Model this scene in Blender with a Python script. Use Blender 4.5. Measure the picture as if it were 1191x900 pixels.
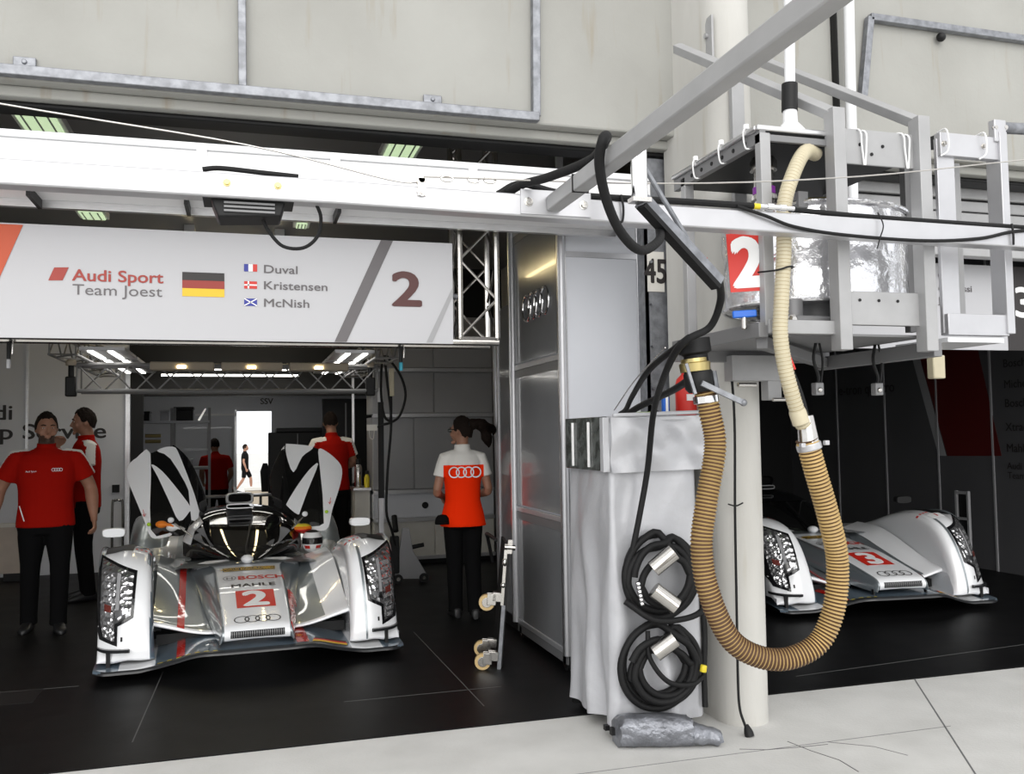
import bpy, bmesh, math, random
from mathutils import Vector as V, Matrix as M, noise
from mathutils.bvhtree import BVHTree
PI = math.pi
random.seed(7)
for o in list(bpy.data.objects): bpy.data.objects.remove(o)
S = bpy.context.scene
COL = S.collection
# ---------------------------------------------------------------- camera, light, exposure
cam_d = bpy.data.cameras.new('camera'); cam = bpy.data.objects.new('camera', cam_d); COL.objects.link(cam)
cam_d.sensor_width = 36.0; cam_d.lens = 1051.0/1191.0*36.0; cam_d.clip_start = .05; cam_d.clip_end = 300
cam.matrix_world = M(((.959027915, -.000297455, -.283311437, 0), (-.282903387, -.054667321, -.957589243, 0),
                      (-.015203038, .99850458, -.052511638, 1.54), (0, 0, 0, 1)))
S.camera = cam
S.view_settings.view_transform = 'Standard'; S.view_settings.look = 'None'
S.view_settings.gamma = 1.0; S.view_settings.use_curve_mapping = False
S.view_settings.exposure = -0.35
SKY = 1.8
w = bpy.data.worlds.new('sky'); S.world = w; w.use_nodes = True
nt = w.node_tree; nt.nodes.clear()
out = nt.nodes.new('ShaderNodeOutputWorld'); bg = nt.nodes.new('ShaderNodeBackground')
tc = nt.nodes.new('ShaderNodeTexCoord'); sp = nt.nodes.new('ShaderNodeSeparateXYZ'); rp = nt.nodes.new('ShaderNodeValToRGB')
nt.links.new(tc.outputs['Generated'], sp.inputs[0]); nt.links.new(sp.outputs['Z'], rp.inputs[0])
rp.color_ramp.elements[0].position = 0.0; rp.color_ramp.elements[0].color = (.92, .94, .97, 1)
rp.color_ramp.elements[1].position = .55; rp.color_ramp.elements[1].color = (1.0, 1.0, 1.0, 1)
nt.links.new(rp.outputs[0], bg.inputs[0]); bg.inputs[1].default_value = SKY
nt.links.new(bg.outputs[0], out.inputs[0])
sun_d = bpy.data.lights.new('sun', 'SUN'); sun_d.energy = 2.4; sun_d.angle = math.radians(60); sun_d.color = (1, .98, .94)
sun = bpy.data.objects.new('sun', sun_d); COL.objects.link(sun); sun.location = (-3, -8, 12)
sun.rotation_euler = (math.radians(72), 0, math.radians(-10))

# ---------------------------------------------------------------- materials
MATS = {}
def mat(name, col, rough=.5, metal=0., spec=.5, coat=0., noise_amt=0., noise_scale=8., col2=None, bump=0., bump_scale=30., bump_type='noise', emit=None, estr=0., alpha=1., trans=0., rough2=None, stretch=None, streak=None, lo=.35, hi=.65):
    m = bpy.data.materials.new(name); m.use_nodes = True; n = m.node_tree; p = n.nodes['Principled BSDF']
    p.inputs['Base Color'].default_value = (*col, 1); p.inputs['Roughness'].default_value = rough
    p.inputs['Metallic'].default_value = metal; p.inputs['Specular IOR Level'].default_value = spec
    p.inputs['Coat Weight'].default_value = coat; p.inputs['Coat Roughness'].default_value = .03
    p.inputs['Transmission Weight'].default_value = trans; p.inputs['Alpha'].default_value = alpha
    t = n.nodes.new('ShaderNodeTexCoord'); vec = t.outputs['Object']
    if stretch:
        mp = n.nodes.new('ShaderNodeMapping'); mp.inputs['Scale'].default_value = stretch
        n.links.new(vec, mp.inputs[0]); vec = mp.outputs[0]
    if col2 is None and noise_amt: col2 = tuple(c*(1-noise_amt) for c in col)
    if col2:
        nz = n.nodes.new('ShaderNodeTexNoise'); nz.inputs['Scale'].default_value = noise_scale; nz.inputs['Detail'].default_value = 6
        n.links.new(vec, nz.inputs['Vector'])
        cr = n.nodes.new('ShaderNodeValToRGB'); cr.color_ramp.elements[0].position = lo; cr.color_ramp.elements[1].position = hi
        cr.color_ramp.elements[0].color = (*col2, 1); cr.color_ramp.elements[1].color = (*col, 1)
        n.links.new(nz.outputs['Fac'], cr.inputs[0]); n.links.new(cr.outputs[0], p.inputs['Base Color'])
        if rough2 is not None:
            mr = n.nodes.new('ShaderNodeMapRange'); mr.inputs[3].default_value = rough; mr.inputs[4].default_value = rough2
            n.links.new(nz.outputs['Fac'], mr.inputs[0]); n.links.new(mr.outputs[0], p.inputs['Roughness'])
    if streak:
        mp2 = n.nodes.new('ShaderNodeMapping'); mp2.inputs['Scale'].default_value = (3.5, 3.5, .35); n.links.new(t.outputs['Object'], mp2.inputs[0])
        n2 = n.nodes.new('ShaderNodeTexNoise'); n2.inputs['Scale'].default_value = 4; n2.inputs['Detail'].default_value = 8; n.links.new(mp2.outputs[0], n2.inputs['Vector'])
        r2 = n.nodes.new('ShaderNodeValToRGB'); r2.color_ramp.elements[0].position = .60; r2.color_ramp.elements[1].position = .80
        r2.color_ramp.elements[0].color = (0, 0, 0, 1); r2.color_ramp.elements[1].color = (.75, .75, .75, 1); n.links.new(n2.outputs['Fac'], r2.inputs[0])
        mx = n.nodes.new('ShaderNodeMix'); mx.data_type = 'RGBA'; n.links.new(r2.outputs[0], mx.inputs[0]); n.links.new(p.inputs['Base Color'].links[0].from_socket, mx.inputs[6]); mx.inputs[7].default_value = (*streak, 1)
        n.links.new(mx.outputs[2], p.inputs['Base Color'])
    if bump:
        if bump_type == 'noise':
            b = n.nodes.new('ShaderNodeTexNoise'); b.inputs['Scale'].default_value = bump_scale; b.inputs['Detail'].default_value = 5; o = b.outputs['Fac']
        else:
            b = n.nodes.new('ShaderNodeTexVoronoi'); b.inputs['Scale'].default_value = bump_scale; o = b.outputs['Distance']
        n.links.new(vec, b.inputs['Vector'])
        bp = n.nodes.new('ShaderNodeBump'); bp.inputs['Strength'].default_value = bump; bp.inputs['Distance'].default_value = .02
        n.links.new(o, bp.inputs['Height']); n.links.new(bp.outputs[0], p.inputs['Normal'])
    if emit:
        p.inputs['Emission Color'].default_value = (*emit, 1); p.inputs['Emission Strength'].default_value = estr
    MATS[name] = m
    return m
mat('concrete_wall', (.37, .368, .345), .85, col2=(.32, .317, .295), streak=(.28, .24, .17), noise_scale=1.3, bump=.08, bump_scale=40)
mat('concrete_ground', (.66, .655, .635), .8, col2=(.56, .555, .535), noise_scale=2.2, bump=.12, bump_scale=60)
mat('concrete_pillar', (.56, .55, .52), .85, streak=(.42, .39, .32), col2=(.48, .47, .44), noise_scale=2.0, stretch=(1.5, 1.5, .5), bump=.06, bump_scale=30)
mat('galvanised', (.30, .31, .335), .45, .6, noise_amt=.35, noise_scale=22)
mat('grey_paint', (.40, .40, .405), .45, .2, noise_amt=.12, noise_scale=6)
mat('dark_grey_paint', (.21, .21, .215), .5, .3)
mat('aluminium', (.72, .72, .73), .28, .9, noise_amt=.1, noise_scale=14, stretch=(1, 6, 6))
mat('bright_aluminium', (.56, .56, .58), .36, .55, noise_amt=.06, noise_scale=9)
mat('white_paint', (.86, .86, .87), .4)
mat('white_gloss', (.82, .83, .85), .25, coat=.3)
mat('offwhite', (.68, .66, .61), .6, noise_amt=.06)
mat('panel_grey', (.33, .33, .34), .45, noise_amt=.08, noise_scale=2)
mat('panel_light', (.66, .675, .72), .4, noise_amt=.05, noise_scale=2)
mat('panel_dark', (.085, .085, .09), .5, noise_amt=.08, noise_scale=2)
mat('wall_red', (.085, .005, .004), .5)
mat('panel_smoke', (.23, .235, .245), .14, coat=.2, noise_amt=.15, noise_scale=1.5)
mat('board_white', (.47, .47, .49), .35)
mat('board_grey', (.36, .36, .38), .35)
mat('rubber_floor', (.0055, .0055, .006), .42, spec=.16, noise_amt=.3, noise_scale=3, rough2=.55, bump=.05, bump_scale=120)
mat('floor_line', (.10, .10, .10), .6)
mat('black', (.009, .009, .0095), .5, spec=.3)
mat('black_rubber', (.009, .009, .0095), .6, spec=.25, bump=.1, bump_scale=80)
mat('black_gloss', (.008, .008, .009), .08, coat=.5)
mat('carbon', (.02, .021, .023), .3, coat=.3)
mat('dark_void', (.004, .004, .004), .9, spec=.1)
mat('car_white', (.90, .91, .93), .22, coat=1.)
mat('car_silver', (.30, .335, .355), .28, .55, coat=1., noise_amt=.05, noise_scale=200)
mat('car_blue_grey', (.16, .215, .27), .3, .4, coat=1.)
mat('car_red', (.62, .02, .012), .25, coat=1.)
mat('glass_dark', (.006, .006, .006), .04, spec=.6, coat=1.)
mat('lens', (.92, .92, .94), .22, .85, bump=.8, bump_scale=30, bump_type='voronoi')
mat('lens_dark', (.55, .55, .56), .2, .9, bump=.8, bump_scale=26, bump_type='voronoi')
mat('lens_red', (.22, .05, .04), .2, .4, bump=.6, bump_scale=40)
mat('chrome', (.85, .85, .86), .1, 1.)
mat('steel', (.62, .60, .57), .22, 1., noise_amt=.1, noise_scale=20)
mat('ink_red', (.60, .022, .012), .45)
mat('ink_dark_red', (.30, .03, .02), .5)
mat('ink_maroon', (.07, .012, .010), .45)
mat('ink_sign_red', (.34, .03, .018), .45)
mat('stubble', (.07, .04, .028), .7)
mat('ink_orange', (.52, .07, .015), .45)
mat('ink_black', (.02, .016, .016), .5)
mat('ink_grey', (.12, .11, .115), .5)
mat('ink_blue', (.03, .04, .30), .5)
mat('ink_yellow', (.80, .50, .02), .5)
mat('ink_white', (.86, .86, .86), .45)
mat('tarp', (.52, .525, .55), .36, .15, noise_amt=.1, noise_scale=5, bump=.45, bump_scale=7)
mat('foil', (.88, .88, .90), .22, .95, bump=1.0, bump_scale=7, noise_amt=.08)
mat('bag_tape', (.27, .28, .31), .32, .6, noise_amt=.35, noise_scale=9, bump=.9, bump_scale=18)
mat('mesh_plastic', (.10, .11, .105), .25, noise_amt=.7, noise_scale=14, col2=(.02, .025, .02))
mat('hose_ridge', (.52, .35, .13), .45, noise_amt=.25, noise_scale=6)
mat('hose_groove', (.085, .04, .017), .6)
mat('hose_cream', (.57, .51, .36), .4, noise_amt=.08)
mat('hose_cream_ring', (.36, .30, .18), .5)
mat('brass', (.55, .45, .2), .3, .9)
mat('blue_plastic', (.01, .13, .6), .35)
mat('purple', (.25, .02, .35), .4)
mat('teal', (.0, .25, .35), .4)
mat('yellow', (.75, .6, .03), .45)
mat('lime', (.45, .75, .02), .45)
mat('orange', (.85, .22, .01), .6)
mat('skin', (.36, .18, .115), .55, noise_amt=.12, noise_scale=15)
mat('hair_dark', (.014, .009, .007), .85, spec=.15, bump=.5, bump_scale=60)
mat('shirt_red', (.34, .008, .004), .85, spec=.05, bump=.15, bump_scale=14)
mat('vest_red', (.98, .035, .003), .8, spec=.05, bump=.15, bump_scale=12)
mat('shirt_white', (.78, .765, .73), .8, spec=.1, bump=.15, bump_scale=14)
mat('cloth_black', (.005, .005, .0055), .9, spec=.1, bump=.2, bump_scale=14)
mat('shoe_black', (.014, .014, .015), .45)
mat('wheel_yellow', (.60, .43, .20), .4)
mat('tube_light', (1, 1, 1), .5, emit=(1.0, .97, .90), estr=8)
mat('tube_warm', (1, 1, 1), .5, emit=(1.0, .80, .42), estr=24)
mat('lamp_green', (.8, .9, .7), .5, emit=(.66, .86, .52), estr=.95)
mat('tyre', (.015, .015, .015), .7)
mat('asphalt', (.10, .10, .105), .9, noise_amt=.3, noise_scale=20)
mat('beige_box', (.42, .36, .28), .7)
mat('wood_board', (.55, .47, .40), .6, noise_amt=.1)

# ---------------------------------------------------------------- helpers
def cr(pts, n, closed=False):
    """Catmull-Rom resampling, n steps per segment"""
    P = [V(p) for p in pts]; N = len(P); R = []
    segs = N if closed else N-1
    for i in range(segs):
        if closed: a, b, c, d = P[i-1], P[i], P[(i+1) % N], P[(i+2) % N]
        else:
            b, c = P[i], P[i+1]; a = P[i-1] if i else b*2-c; d = P[i+2] if i+2 < N else c*2-b
        for k in range(n):
            t = k/n
            R.append(.5*((2*b)+(c-a)*t+(2*a-5*b+4*c-d)*t*t+(3*b-a-3*c+d)*t*t*t))
    if not closed: R.append(P[-1].copy())
    return R
def frame_of(d):
    d = d.normalized(); u = V((0, 0, 1)) if abs(d.z) < .95 else V((0, -1, 0))
    s = d.cross(u).normalized(); return s, s.cross(d).normalized()
class MB:
    def __init__(s, m='white_paint'): s.bm = bmesh.new(); s.names = []; s.m(m)
    def m(s, name):
        if name not in s.names: s.names.append(name)
        s.i = s.names.index(name); return s
    def face(s, vs):
        try:
            f = s.bm.faces.new(vs); f.material_index = s.i; return f
        except ValueError: return None
    def box(s, lo, hi, T=None):
        v = [s.bm.verts.new((x, y, z)) for x in (lo[0], hi[0]) for y in (lo[1], hi[1]) for z in (lo[2], hi[2])]
        for q in ((0, 1, 3, 2), (4, 6, 7, 5), (0, 4, 5, 1), (2, 3, 7, 6), (0, 2, 6, 4), (1, 5, 7, 3)): s.face([v[k] for k in q])
        if T:
            for a in v: a.co = T @ a.co
        return s
    def bar(s, p0, p1, wd, ht, up=(0, 0, 1)):
        """rectangular bar between two points"""
        p0, p1, up = V(p0), V(p1), V(up); d = (p1-p0).normalized()
        a = d.cross(up).normalized()*wd/2; b = a.cross(d).normalized()*ht/2
        r = [[s.bm.verts.new(p+sx*a+sy*b) for sx, sy in ((-1, -1), (1, -1), (1, 1), (-1, 1))] for p in (p0, p1)]
        for k in range(4): s.face([r[0][k], r[0][(k+1) % 4], r[1][(k+1) % 4], r[1][k]])
        s.face(r[0][::-1]); s.face(r[1]); return s
    def tube(s, pts, r, n=10, ends=True, mats=None, closed=False):
        P = [V(p) for p in pts]; N = len(P); rings = []
        R = r if isinstance(r, (list, tuple)) else [r]*N
        sd = None
        for i, p in enumerate(P):
            d = (P[(i+1) % N]-P[i-1]) if closed else (P[min(i+1, N-1)]-P[max(i-1, 0)])
            if d.length < 1e-9: d = V((0, 0, 1))
            d.normalize()
            if sd is None: sd, up = frame_of(d)
            else:
                sd = sd-d*sd.dot(d)
                sd = sd.normalized() if sd.length > 1e-6 else frame_of(d)[0]
                up = sd.cross(d)
            rr = R[i]; ra, rb = rr if isinstance(rr, tuple) else (rr, rr)
            rings.append([s.bm.verts.new(p+sd*math.cos(2*PI*k/n)*ra+up*math.sin(2*PI*k/n)*rb) for k in range(n)])
        for i in range(N if closed else N-1):
            if mats: s.m(mats[i % len(mats)])
            a, b = rings[i], rings[(i+1) % N]
            for k in range(n): s.face([a[k], b[k], b[(k+1) % n], a[(k+1) % n]])
        if ends and not closed: s.face(rings[0]); s.face(rings[-1][::-1])
        return s
    def cyl(s, p0, p1, r, n=16, r1=None): return s.tube([p0, p1], [r, r if r1 is None else r1], n)
    def lathe(s, prof, o=(0, 0, 0), ax=(0, 0, 1), n=20):
        o, ax = V(o), V(ax).normalized(); u, v = frame_of(ax); rg = []
        for r, h in prof:
            rg.append([s.bm.verts.new(o+ax*h+(u*math.cos(2*PI*k/n)+v*math.sin(2*PI*k/n))*max(r, 1e-4)) for k in range(n)])
        for a, b in zip(rg, rg[1:]):
            for k in range(n): s.face([a[k], a[(k+1) % n], b[(k+1) % n], b[k]])
        s.face(rg[0][::-1]); s.face(rg[-1]); return s
    def grid(s, rows, closed=False, matf=None, cap0=False, cap1=False):
        vs = [[s.bm.verts.new(p) for p in r] for r in rows]
        for i in range(len(vs)-1):
            n = len(vs[i])
            for k in range(n if closed else n-1):
                q = [vs[i][k], vs[i+1][k], vs[i+1][(k+1) % n], vs[i][(k+1) % n]]
                if matf:
                    c = (q[0].co+q[1].co+q[2].co+q[3].co)/4; s.m(matf(c, i, k))
                s.face(q)
        if cap0: s.face(vs[0][::-1])
        if cap1: s.face(vs[-1])
        return s
    def loft(s, rows, nu=4, nv=4, closed=False, **k):
        rows = [cr(r, nv, closed) for r in rows]
        cols = [cr([r[j] for r in rows], nu) for j in range(len(rows[0]))]
        return s.grid([[c[i] for c in cols] for i in range(len(cols[0]))], closed, **k)
    def prism(s, poly, o, U, W, th):
        """2-D polygon on plane (o,U,W), extruded by th along U x W"""
        o, U, W = V(o), V(U), V(W); Nn = U.cross(W).normalized()*th
        a = [s.bm.verts.new(o+U*x+W*y) for x, y in poly]; b = [s.bm.verts.new(v.co+Nn) for v in a]; n = len(a)
        s.face(a[::-1]); s.face(b)
        for k in range(n): s.face([a[k], a[(k+1) % n], b[(k+1) % n], b[k]])
        return s
    def flat(s, tm, o, U, W, th=.002):
        """2-D mesh (verts, faces) laid on a plane with small thickness"""
        o, U, W = V(o), V(U), V(W); Nn = U.cross(W).normalized()*th
        u_ = U.cross(W).normalized(); a = [s.bm.verts.new(o+U*v[0]+W*v[1]+Nn+u_*(v[2] if len(v) > 2 else 0)) for v in tm[0]]
        for f in tm[1]: s.face([a[k] for k in f])
        return s
    def ball(s, c, r, n=12, T=None):
        c = V(c); rr = r if isinstance(r, (tuple, list)) else (r, r, r); rows = []
        for i in range(n//2+1):
            t = PI*i/(n//2); rows.append([V((rr[0]*math.sin(t)*math.cos(2*PI*k/n), rr[1]*math.sin(t)*math.sin(2*PI*k/n), rr[2]*math.cos(t))) for k in range(n)])
        top = s.bm.verts.new(c+((T @ rows[0][0]) if T else rows[0][0])); bot = s.bm.verts.new(c+((T @ rows[-1][0]) if T else rows[-1][0]))
        mid = [[s.bm.verts.new(c+((T @ p) if T else p)) for p in r] for r in rows[1:-1]]
        for k in range(n):
            s.face([top, mid[0][k], mid[0][(k+1) % n]]); s.face([bot, mid[-1][(k+1) % n], mid[-1][k]])
        for a, b in zip(mid, mid[1:]):
            for k in range(n): s.face([a[k], b[k], b[(k+1) % n], a[(k+1) % n]])
        return s
    def mesh(s, me, T, matname):
        s.m(matname); vs = [s.bm.verts.new(T @ v) for v in me[0]]
        for f in me[1]: s.face([vs[k] for k in f])
        return s
    def build(s, name, parent=None, world=False, smooth=35, bevel=0., fix=True, voxel=0., relax=0, matf=None):
        bm = s.bm
        if fix: bmesh.ops.recalc_face_normals(bm, faces=bm.faces[:])
        if parent is not None and world:
            r = parent
            while r.parent: r = r.parent
            bm.transform(r.matrix_basis.inverted())
        me = bpy.data.meshes.new(name); bm.to_mesh(me); bm.free()
        for n in s.names: me.materials.append(MATS[n])
        o = bpy.data.objects.new(name, me); COL.objects.link(o)
        if voxel:
            rm = o.modifiers.new('r', 'REMESH'); rm.mode = 'VOXEL'; rm.voxel_size = voxel
            if relax: sm = o.modifiers.new('s', 'SMOOTH'); sm.factor = .5; sm.iterations = relax
            bpy.context.view_layer.update()
            me2 = bpy.data.meshes.new_from_object(o.evaluated_get(bpy.context.evaluated_depsgraph_get()))
            o.modifiers.clear(); o.data = me2; bpy.data.meshes.remove(me); me = me2; me.name = name
            me.materials.clear()
            for n in s.names: me.materials.append(MATS[n])
            if matf:
                for p in me.polygons: p.material_index = s.names.index(matf(p.center, p.normal))
        me.polygons.foreach_set('use_smooth', [smooth > 0]*len(me.polygons))
        if smooth and smooth < 180: me.set_sharp_from_angle(angle=math.radians(smooth))
        if bevel:
            b = o.modifiers.new('bevel', 'BEVEL'); b.width = bevel; b.segments = 2; b.limit_method = 'ANGLE'; b.angle_limit = .6
        if parent is not None: o.parent = parent
        me.update()
        return o
def tag(o, label, cat, group=None):
    o['label'] = label; o['category'] = cat
    if group: o['group'] = group
    return o
def thing(name, label, cat, loc=(0, 0, 0), rz=0., group=None):
    o = bpy.data.objects.new(name, None); COL.objects.link(o); o.location = loc; o.rotation_euler = (0, 0, rz)
    o.matrix_basis = M.Translation(V(loc)) @ M.Rotation(rz, 4, 'Z')
    o.empty_display_size = .1
    return tag(o, label, cat, group)
def single(mb, name, label, cat, group=None, **k):
    """a thing that is one mesh: origin at the base of its bounds"""
    vs = [v.co for v in mb.bm.verts]
    c = V(((min(v.x for v in vs)+max(v.x for v in vs))/2, (min(v.y for v in vs)+max(v.y for v in vs))/2, min(v.z for v in vs)))
    mb.bm.transform(M.Translation(-c)); o = mb.build(name, **k); o.location = c
    return tag(o, label, cat, group)
def struct(mb, name, **k):
    o = mb.build(name, **k); o['kind'] = 'structure'; return o
def dup(o, loc, rz=None, label=None):
    c = o.copy(); COL.objects.link(c); c.location = loc
    if rz is not None: c.rotation_euler = (0, 0, rz)
    if label: c['label'] = label
    for ch in list(o.children):
        d = ch.copy(); COL.objects.link(d); d.parent = c
        for g in list(ch.children):
            e = g.copy(); COL.objects.link(e); e.parent = d
    return c
_tc = {}
def text(s, h=1., bold=0., sx=1., align='CENTER', shear=0.):
    """2-D mesh of a string, cap height h, centred on its baseline"""
    fat, bold = bold, 0.
    key = (s, bold, align, shear)
    if key not in _tc:
        cu = bpy.data.curves.new('t', 'FONT'); cu.body = s; cu.size = 1; cu.align_x = align; cu.offset = bold; cu.resolution_u = 4; cu.shear = shear
        o = bpy.data.objects.new('t', cu); COL.objects.link(o); bpy.context.view_layer.update()
        me = bpy.data.meshes.new_from_object(o.evaluated_get(bpy.context.evaluated_depsgraph_get()))
        _tc[key] = ([tuple(v.co[:2]) for v in me.vertices], [tuple(p.vertices) for p in me.polygons])
        bpy.data.objects.remove(o); bpy.data.curves.remove(cu); bpy.data.meshes.remove(me)
    vs, fs = _tc[key]; k = h/.70; V2, F2 = [], []
    for dx, dy in ([(0, 0)] if fat <= 0 else [(fat*math.cos(PI*q/4), fat*math.sin(PI*q/4)*.8) for q in range(8)]+[(0, 0)]):
        n = len(V2); V2 += [((x+dx)*k*sx, (y+dy)*k, n/max(1, len(vs))*.00015) for x, y in vs]; F2 += [tuple(q+n for q in f) for f in fs]
    return (V2, F2)
def ring2d(cx, cy, r, t, n=36, ax=1.):
    vs = []
    for k in range(n):
        a = 2*PI*k/n; vs += [(cx+(r+t/2)*math.cos(a)*ax, cy+(r+t/2)*math.sin(a)), (cx+(r-t/2)*math.cos(a)*ax, cy+(r-t/2)*math.sin(a))]
    return (vs, [(2*k, 2*((k+1) % n), 2*((k+1) % n)+1, 2*k+1) for k in range(n)])
def rings4(r, t, cx=0, cy=0, ax=1.):
    vs, fs = [], []
    for i in range(4):
        a, b = ring2d(cx+(i-1.5)*r*1.45*ax, cy, r, t, ax=ax); n = len(vs); vs += a; fs += [tuple(q+n for q in f) for f in b]
    return vs, fs
def poly2d(p): return ([tuple(q) for q in p], [tuple(range(len(p)))])
def rect2d(cx, cy, w_, h_): return poly2d([(cx-w_/2, cy-h_/2), (cx+w_/2, cy-h_/2), (cx+w_/2, cy+h_/2), (cx-w_/2, cy+h_/2)])
def move2d(tm, dx, dy, a=0.):
    c, s_ = math.cos(a), math.sin(a)
    return ([(v[0]*c-v[1]*s_+dx, v[0]*s_+v[1]*c+dy)+tuple(v[2:]) for v in tm[0]], tm[1])
class Skin:
    """lays flat marks onto a curved part: every vertex is dropped along D onto the part's surface"""
    def __init__(s, ob):
        me = ob.data; s.t = BVHTree.FromPolygons([v.co for v in me.vertices], [tuple(p.vertices) for p in me.polygons])
    def put(s, mb, tm, o, U, W, D, off=.003, size=.03):
        o, U, W, D = V(o), V(U), V(W), V(D).normalized()
        b = bmesh.new(); vs = [b.verts.new((v[0], v[1], v[2] if len(v) > 2 else 0)) for v in tm[0]]
        for f in tm[1]:
            try: b.faces.new([vs[k] for k in f])
            except ValueError: pass
        bmesh.ops.triangulate(b, faces=b.faces[:])
        for _ in range(6):
            e = [e for e in b.edges if e.calc_length() > size]
            if not e: break
            bmesh.ops.subdivide_edges(b, edges=e, cuts=1); bmesh.ops.triangulate(b, faces=b.faces[:])
        mp = {}
        for v in b.verts:
            p, nn, _, _ = s.t.ray_cast(o+U*v.co.x+W*v.co.y, D)
            if p is not None:
                if nn.dot(D) > 0: nn = -nn
                mp[v] = mb.bm.verts.new(p+nn*(off+v.co.z))
        for f in b.faces:
            if all(v in mp for v in f.verts): mb.face([mp[v] for v in f.verts])
        b.free()
# ================================================================ THE SETTING
b = MB('concrete_ground'); b.box((-14, -30, -.2), (18, 4.72, 0))
b.m('ink_grey')
def crack(pts, wd, z=.0006):
    for p, q in zip(pts, pts[1:]): b.bar((*p, z), (*q, z), wd, .001)
crack([(2.58, 4.0), (2.61, 3.85), (2.66, 3.7), (2.65, 3.55)], .005); crack([(2.30, 3.98), (2.42, 3.93), (2.58, 3.91), (2.74, 3.90)], .005)
crack([(2.76, 3.93), (2.93, 3.80), (3.0, 3.65)], .004)
b.m('dark_grey_paint'); crack([(3.08, 3.3), (3.95, 4.72)], .008); crack([(-3, 3.93), (.6, 3.93), (3.5, 3.93)], .004)
struct(b, 'ground', smooth=0)
b = MB('rubber_floor'); b.box((-2.8, 4.72, -.1), (7.7, 18.2, .006)); b.m('floor_line')
for x0, y0, x1, y1 in ((1.27, 7.1, 1.30, 5.05), (-1.95, 6.32, -1.0, 6.3), (-.55, 5.05, -.52, 6.5), (.55, 5.4, 1.5, 5.4), (3.3, 5.0, 6.5, 5.3)):
    b.bar((x0, y0, .0064), (x1, y1, .0064), .006, .001)
b.m('black'); b.box((-1.95, 6.0, .006), (-1.2, 6.3, .0075))
struct(b, 'floor', smooth=0)
b = MB('concrete_ground'); b.box((-25, 18.2, -.6), (25, 120, -.33)); struct(b, 'ground_rear', smooth=0)
# upper facade: one long concrete lintel with everything above it
b = MB('concrete_wall'); b.box((-9, 4.72, 3.27), (14, 5.02, 9.0)); b.m('concrete_wall')
b.box((-9, 4.80, 3.215), (14, 5.02, 3.27)); b.m('black'); b.box((-9, 4.86, 3.19), (14, 5.02, 3.215))
struct(b, 'wall_facade', smooth=0, bevel=.015)
b = MB('concrete_pillar')   # pillar with rounded nose
pl = []
for k in range(13):
    a = PI*k/12; pl.append((2.555-.135*math.cos(a)*1.0, 4.40-.15*math.sin(a)**.8))
pl = [(2.405, 4.85)]+[(2.42, 4.55)]+pl+[(2.70, 4.55), (2.70, 4.85)]
b.prism([(x, y) for x, y in pl], (0, 0, 0), (1, 0, 0), (0, 1, 0), 9.0)
struct(b, 'pillar', smooth=40)
b = MB('dark_grey_paint'); b.box((-2.8, 5.02, 3.75), (7.7, 11.7, 3.95)); struct(b, 'ceiling', smooth=0)
b = MB('dark_grey_paint'); b.box((-2.8, 11.76, 3.1), (7.7, 18.3, 3.3)); struct(b, 'ceiling_rear', smooth=0)
b = MB('panel_grey'); b.box((-3.0, 4.8, -.1), (-2.8, 18.3, 3.95)); struct(b, 'wall_left', smooth=0)
# right-hand wall of the second bay: dark panels, narrow light joints, red slanted graphic and sponsor lettering
b = MB('panel_dark'); b.box((7.7, 4.8, -.1), (7.9, 18.3, 3.95)); b.m('panel_grey')
for y in (5.35, 6.15, 7.0, 7.86, 8.66, 9.55, 10.5): b.box((7.688, y-.012, 0), (7.70, y+.012, 3.4))
b.m('wall_red'); b.prism([(8.95, 2.55), (8.05, 2.55), (7.75, 1.235), (8.52, 1.22)], (7.695, 0, 0), (0, 1, 0), (0, 0, 1), .003)
b.m('panel_grey'); b.prism([(9.08, 2.55), (8.96, 2.55), (8.54, 1.22), (8.66, 1.22)], (7.695, 0, 0), (0, 1, 0), (0, 0, 1), .003)
b.m('ink_black')
b.flat(text('e-tron quattro', .13, .01), (7.692, 9.9, 2.0), (0, -1, 0), (0, 0, 1), -.002)
for z, s_ in ((2.17, 'Bosch'), (1.95, 'Michelin'), (1.75, 'Bosch'), (1.50, 'Xtrac'), (1.28, 'Mahle')): b.flat(text(s_, .085, .01, align='LEFT'), (7.692, 7.68, z), (0, -1, 0), (0, 0, 1), -.002)
b.flat(text('Audi Sport', .07, .006, align='LEFT'), (7.692, 7.68, 1.10), (0, -1, 0), (0, 0, 1), -.002)
b.flat(text('Team Joest', .07, .0, align='LEFT'), (7.692, 7.68, 1.0), (0, -1, 0), (0, 0, 1), -.002)
struct(b, 'wall_right', smooth=0, fix=False)
# back wall of the first bay, with its wide doorway; lettering on the left part
b = MB('panel_light'); b.box((-2.8, 11.6, 0), (-1.32, 11.75, 3.1)); b.m('panel_grey'); b.box((1.64, 11.6, 0), (3.5, 11.75, 3.1))
b.m('black'); b.box((-2.8, 11.6, 3.1), (3.5, 11.75, 3.76)); b.box((-1.32, 11.58, 2.07), (1.64, 11.75, 3.1)); b.box((3.5, 11.6, 0), (7.7, 11.75, 3.76))
b.m('aluminium'); b.box((-2.43, 11.585, 1.45), (-2.40, 11.60, 3.1)); b.box((-1.36, 11.57, 0), (-1.31, 11.6, 2.6)); b.box((1.30, 11.57, 0), (1.33, 11.6, 2.6))
b.m('black'); b.box((-1.30, 11.56, 0), (-1.16, 11.6, 2.1))
b.m('ink_black')
b.flat(text('Audi', .168, .016, align='RIGHT', sx=1.2), (-2.555, 11.595, 1.80), (1, 0, 0), (0, 0, 1), .002)
b.flat(text('Top Service', .172, .016, align='RIGHT', sx=1.26), (-1.565, 11.595, 1.575), (1, 0, 0), (0, 0, 1), .002)
b.m('black'); b.box((-1.5, 11.57, .93), (-1.42, 11.6, 1.02))
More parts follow.
